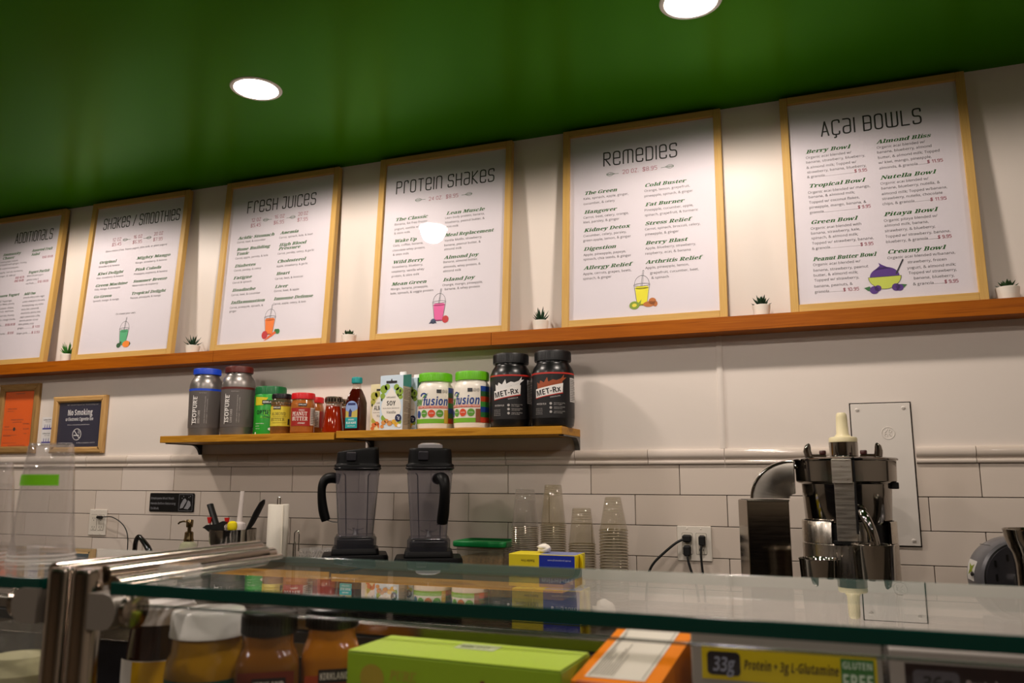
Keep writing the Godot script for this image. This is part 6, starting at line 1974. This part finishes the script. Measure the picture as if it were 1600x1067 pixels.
func case_goods() -> void:
	var deck := 0.80
	# jar of pale oil with white lid
	var o := thing("oil_jar", "large golden jar with a shiny white lid inside the display case", "jar", Vector3(0.425, deck, 2.05))
	part("contents", Geo.new().lathe([Vector2(0, 0), Vector2(0.04, 0), Vector2(0.043, 0.005), Vector2(0.043, 0.195), Vector2(0.041, 0.21), Vector2(0.037, 0.218), Vector2(0.0365, 0.236)], 44), mat("#a87a06", 0.08), o)
	part("lid", Geo.new().lathe([Vector2(0.0375, 0.233), Vector2(0.0402, 0.234), Vector2(0.0402, 0.2385), Vector2(0.0395, 0.24), Vector2(0.0395, 0.257), Vector2(0.0375, 0.2605), Vector2(0.03, 0.2615), Vector2(0, 0.2615)], 48), mat("#efeee8", 0.16), o)
	label_wrap("label", o, 0.043, 0.7, 1.3, 0.05, 0.193, mat("#0c4c38", 0.4))
	var t := Geo.new()
	type(t, "Organic", -0.028, 0.178, 0.03, 0.008, round_map(0.0444, 0.7), "serif", 0.2, 2.0)
	type(t, "COCONUT OIL", -0.03, 0.13, 0.06, 0.01, round_map(0.0444, 0.7), "sans bold", 0.0, 2.0)
	part("lettering", t, mat("#cfe6d8", 0.5), o)
	# chocolate spread
	o = thing("spread_jar", "brown chocolate spread jar with a white lid behind the golden jar", "jar", Vector3(0.302, deck, 1.99))
	part("contents", Geo.new().lathe([Vector2(0, 0), Vector2(0.036, 0), Vector2(0.041, 0.008), Vector2(0.0415, 0.12), Vector2(0.036, 0.2), Vector2(0.034, 0.226), Vector2(0.036, 0.234)], 44), mat("#2c1008", 0.1), o)
	part("lid", Geo.new().lathe([Vector2(0.036, 0.231), Vector2(0.0395, 0.232), Vector2(0.0395, 0.25), Vector2(0.037, 0.253), Vector2(0, 0.2535)], 44), mat("#ebe6e2", 0.3), o)
	label_wrap("label", o, 0.0415, 0.75, 1.3, 0.05, 0.193, mat("#d8d2cc", 0.5))
	label_wrap("yellow_print", o, 0.0415, 0.62, 0.6, 0.142, 0.192, mat("#d8a800", 0.5), 0.0012)
	t = Geo.new()
	type(t, "hazelnut spread", -0.03, 0.115, 0.05, 0.007, round_map(0.0432, 0.75), "sans bold", 0.0, 2.0)
	part("lettering", t, mat("#3a2a24", 0.5), o)
	# two amber jars with black lids
	for i in 2:
		var at: Vector3 = [Vector3(0.507, deck, 2.052), Vector3(0.5475, deck, 1.993)][i]
		o = thing("amber_jar", ["amber jar with black lid and dark orange label, beside the white lid", "amber jar with black lid right beside the lime green box"][i], "jar", at, 0.0, "amber jars with black lids")
		var turn := 0.6
		var rings := []
		for p in [[0.03, 0.012, 0.0], [0.0325, 0.015, 0.004], [0.0325, 0.016, 0.208], [0.0315, 0.017, 0.216], [0.028, 0.019, 0.225], [0.0258, 0.02, 0.231], [0.0252, 0.02, 0.246]]:
			rings.append(square_ring(p[0], p[1], p[2], turn))
		part("contents", Geo.new().loft(rings), mat(["#7c4c12", "#b26c08"][i], 0.06), o)
		screw_lid(o, 0.24, [0.264, 0.262][i], 0.0285, mat("#08080a", 0.3), 40)
		var tf := Transform3D(Basis(Vector3.UP, turn), Vector3.ZERO)
		var lm := func(q: float) -> Callable: return func(p: Vector2) -> Vector3: return tf * Vector3(p.x, p.y, 0.0326 + q)
		part("label", Geo.new().print_rect(-0.028, 0.04, 0.028, [0.208, 0.196][i], lm.call(0.0003)), mat(["#6e2004", "#a83a02"][i], 0.45), o)
		part("name_plate", Geo.new().print_rect(-0.014, 0.188, 0.02, 0.202, lm.call(0.0006)), mat("#1c1214", 0.4), o)
		t = Geo.new()
		type(t, "KIRKLAND", -0.012, 0.1915, 0.03, 0.007, lm.call(0.0009), "sans bold", 0.0, 2.0)
		type(t, "HONEY", -0.02, 0.14, 0.04, 0.014, lm.call(0.0009), "serif bold", 0.0, 2.0)
		part("lettering", t, mat("#e6dcd0", 0.5), o)
	# lime green carton
	o = thing("lime_carton", "lime green carton lying flat inside the display case", "carton", Vector3(0.7235, deck, 2.017), -0.045)
	var lime := mat("#98be04", 0.42)
	part("carton", Geo.new().box(Vector3(0, 0.115, 0), Vector3(0.232, 0.23, 0.088), 0.002), lime, o)
	part("top_flap", Geo.new().box(Vector3(0, 0.2306, 0.001), Vector3(0.23, 0.0012, 0.085), 0.0005), mat("#b2d22c", 0.42), o)
	var z := flat_map(0.0444)
	var up := func(p: Vector2) -> Vector3: return Vector3(p.x, 0.2316, 0.044 - p.y)
	part("top_label", Geo.new().print_rect(-0.02, 0.05, 0.025, 0.075, up), mat("#c3cfa0", 0.5), o)
	t = Geo.new()
	type(t, "BARS 12 CT", -0.015, 0.056, 0.032, 0.009, func(p: Vector2) -> Vector3: return Vector3(p.x, 0.2319, 0.044 - p.y), "sans bold", 0.0, 2.0)
	part("top_lettering", t, mat("#6a7a4a", 0.5), o)
	t = Geo.new().print_disc(-0.085, 0.207, 0.014, 0.013, z)
	type(t, "PURE", -0.065, 0.207, 0.03, 0.009, z, "serif bold", 0.2, 2.0)
	type(t, "ORGANIC", -0.085, 0.188, 0.05, 0.01, z, "serif bold", 0.2, 2.0)
	part("gold_print", t, mat("#b09a28", 0.4), o)
	t = Geo.new()
	type(t, "GINGER TEA", -0.095, 0.172, 0.07, 0.011, z, "sans bold", 0.0, 2.0)
	part("white_lettering", t, mat("#dfe4c4", 0.5), o)
	part("bottle_print", Geo.new().print_poly(PackedVector2Array([Vector2(0.028, 0.15), Vector2(0.046, 0.15), Vector2(0.046, 0.19), Vector2(0.0395, 0.2), Vector2(0.039, 0.215), Vector2(0.035, 0.215), Vector2(0.0345, 0.2), Vector2(0.028, 0.19)]), z), mat("#7a2408", 0.45), o)
	# orange package with a printed panel, its top sloping to the front
	o = thing("orange_package", "orange package with a white printed panel on its sloping top", "package", Vector3(0.879, deck, 1.99))
	var orange := mat("#f08600", 0.6, 0.0, 0.2)
	var sx := 0.041
	var g := Geo.new()
	var a := [Vector3(-sx, 0, 0.048), Vector3(sx, 0, 0.048), Vector3(sx + 0.012, 0, -0.05), Vector3(-sx + 0.012, 0, -0.05)]
	var b := [Vector3(-sx, 0.217, 0.05), Vector3(sx, 0.217, 0.05), Vector3(sx + 0.019, 0.248, -0.052), Vector3(-sx + 0.022, 0.248, -0.052)]
	for i in 4:
		g.quad(a[i], a[(i + 1) % 4], b[(i + 1) % 4], b[i])
	g.quad(b[0], b[1], b[2], b[3])
	part("wrapper", g, orange, o)
	var lift := func(u: float, v: float) -> Vector3: return b[0].lerp(b[1], u).lerp(b[3].lerp(b[2], u), v) + Vector3(0, 0.0006, 0)
	var lifted := func(q: float) -> Callable: return func(p: Vector2) -> Vector3: return lift.call(p.x, p.y) + Vector3(0, q, 0)
	part("printed_panel", Geo.new().print_rect(0.12, 0.08, 0.82, 1.0, lifted.call(0.0)), mat("#d9d2c2", 0.5), o)
	t = Geo.new()
	for i in 9:
		t.print_rect(0.18 + 0.03 * i, 0.12, 0.19 + 0.03 * i, [0.9, 0.6, 0.45, 0.5, 0.35, 0.62, 0.7, 0.4, 0.5][i], lifted.call(0.0004))
	t.print_rect(0.155, 0.1, 0.165, 0.98, lifted.call(0.0004))
	t.print_rect(0.775, 0.1, 0.785, 0.98, lifted.call(0.0004))
	part("dark_print", t, mat("#8a8478", 0.6), o)
	part("crimped_edge", Geo.new().box(Vector3(0.006, 0.2165, 0.0515), Vector3(0.082, 0.004, 0.006), 0.0015), mat("#c65a04", 0.42), o)
	# two bar boxes
	bar_box(Vector3(1.027, deck, 1.972), 0.166, 0.261, "#9a968f", "#d6c00e", "#1d1a24", "33g", "grey protein bar box with a yellow band inside the display case")
	bar_box(Vector3(1.215, deck, 1.968), 0.2, 0.257, "#a19a94", "#1c0a12", "#55525a", "36g", "grey protein bar box with a dark band, rightmost in the case")
	# tub in the left case
	o = thing("deli_tub", "clear plastic tub of pale food with a green label in the left case", "tub", Vector3(0.145, deck, 2.05))
	part("contents", Geo.new().lathe([Vector2(0, 0.002), Vector2(0.044, 0.002), Vector2(0.0465, 0.175), Vector2(0.03, 0.192), Vector2(0, 0.196)], 36), mat("#b4ae84", 0.7), o)
	part("tub_wall", Geo.new().lathe([Vector2(0.0, 0.0), Vector2(0.046, 0.0), Vector2(0.05, 0.222), Vector2(0.052, 0.226)], 40), clear("#d8d6d0", 0.12, 0.03), o)
	label_wrap("label", o, 0.049, 0.6, 0.5, 0.06, 0.155, mat("#4a9a08", 0.45), 0.0012)


func bar_box(at: Vector3, w: float, h: float, grey: String, band: String, badge: String, number: String, label: String) -> void:
	var o := thing("bar_box", label, "box", at, 0.02, "protein bar boxes")
	var d := 0.05
	part("carton", Geo.new().box(Vector3(0, h / 2, 0), Vector3(w, h, d), 0.002), mat(grey, 0.4), o)
	part("raised_edge", Geo.new().prism(PackedVector2Array([Vector2(-w / 2, h), Vector2(w / 2, h), Vector2(w / 2, h + 0.006), Vector2(0, h + 0.004), Vector2(-w * 0.2, h + 0.0055), Vector2(-w / 2, h + 0.003)]), -d / 2, -d / 2 + 0.0015), mat("#c9c2ba", 0.4), o)
	var z := flat_map(d / 2 + 0.0004)
	var z2 := flat_map(d / 2 + 0.0008)
	var z3 := flat_map(d / 2 + 0.0012)
	part("band_print", Geo.new().print_rect(-w * 0.44, h - 0.041, w * 0.47, h - 0.011, z), mat(band, 0.4), o)
	part("badge_print", Geo.new().print_poly(shift(rounded(w * 0.18, 0.021, 0.004), -w * 0.32, h - 0.0265), z2), mat(badge, 0.4), o)
	var t := Geo.new()
	type(t, number, -w * 0.38, h - 0.0335, w * 0.12, 0.013, z3, "sans bold", 0.2, 2.0)
	part("badge_lettering", t, mat("#8e93a6" if band == "#d6c00e" else "#1a171c", 0.5), o)
	t = Geo.new()
	type(t, "Protein + 3g L-Glutamine", -w * 0.21, h - 0.0305, w * 0.49, 0.0085, z2, "sans bold", 0.2, 2.0)
	part("band_lettering", t, mat("#3a2c08" if band == "#d6c00e" else "#a89a98", 0.5), o)
	if band == "#d6c00e":
		part("free_print", Geo.new().print_rect(w * 0.29, h - 0.05, w * 0.455, h - 0.015, z2), mat("#3c7a3a", 0.4), o)
		t = Geo.new()
		type(t, "GLUTEN", w * 0.3, h - 0.0235, w * 0.145, 0.006, z3, "sans bold", 0.0, 2.0)
		type(t, "FREE", w * 0.3, h - 0.0405, w * 0.145, 0.0125, z3, "sans bold", 0.0, 2.0)
		part("free_lettering", t, mat("#cfe4cc", 0.5), o)
		t = Geo.new().print_disc(-w * 0.33, h - 0.062, 0.009, 0.009, z2)
		type(t, "PROTEIN", -w * 0.2, h - 0.075, w * 0.5, 0.02, z2, "sans bold", 0.1, 2.0)
		part("red_lettering", t, mat("#b01418", 0.45), o)
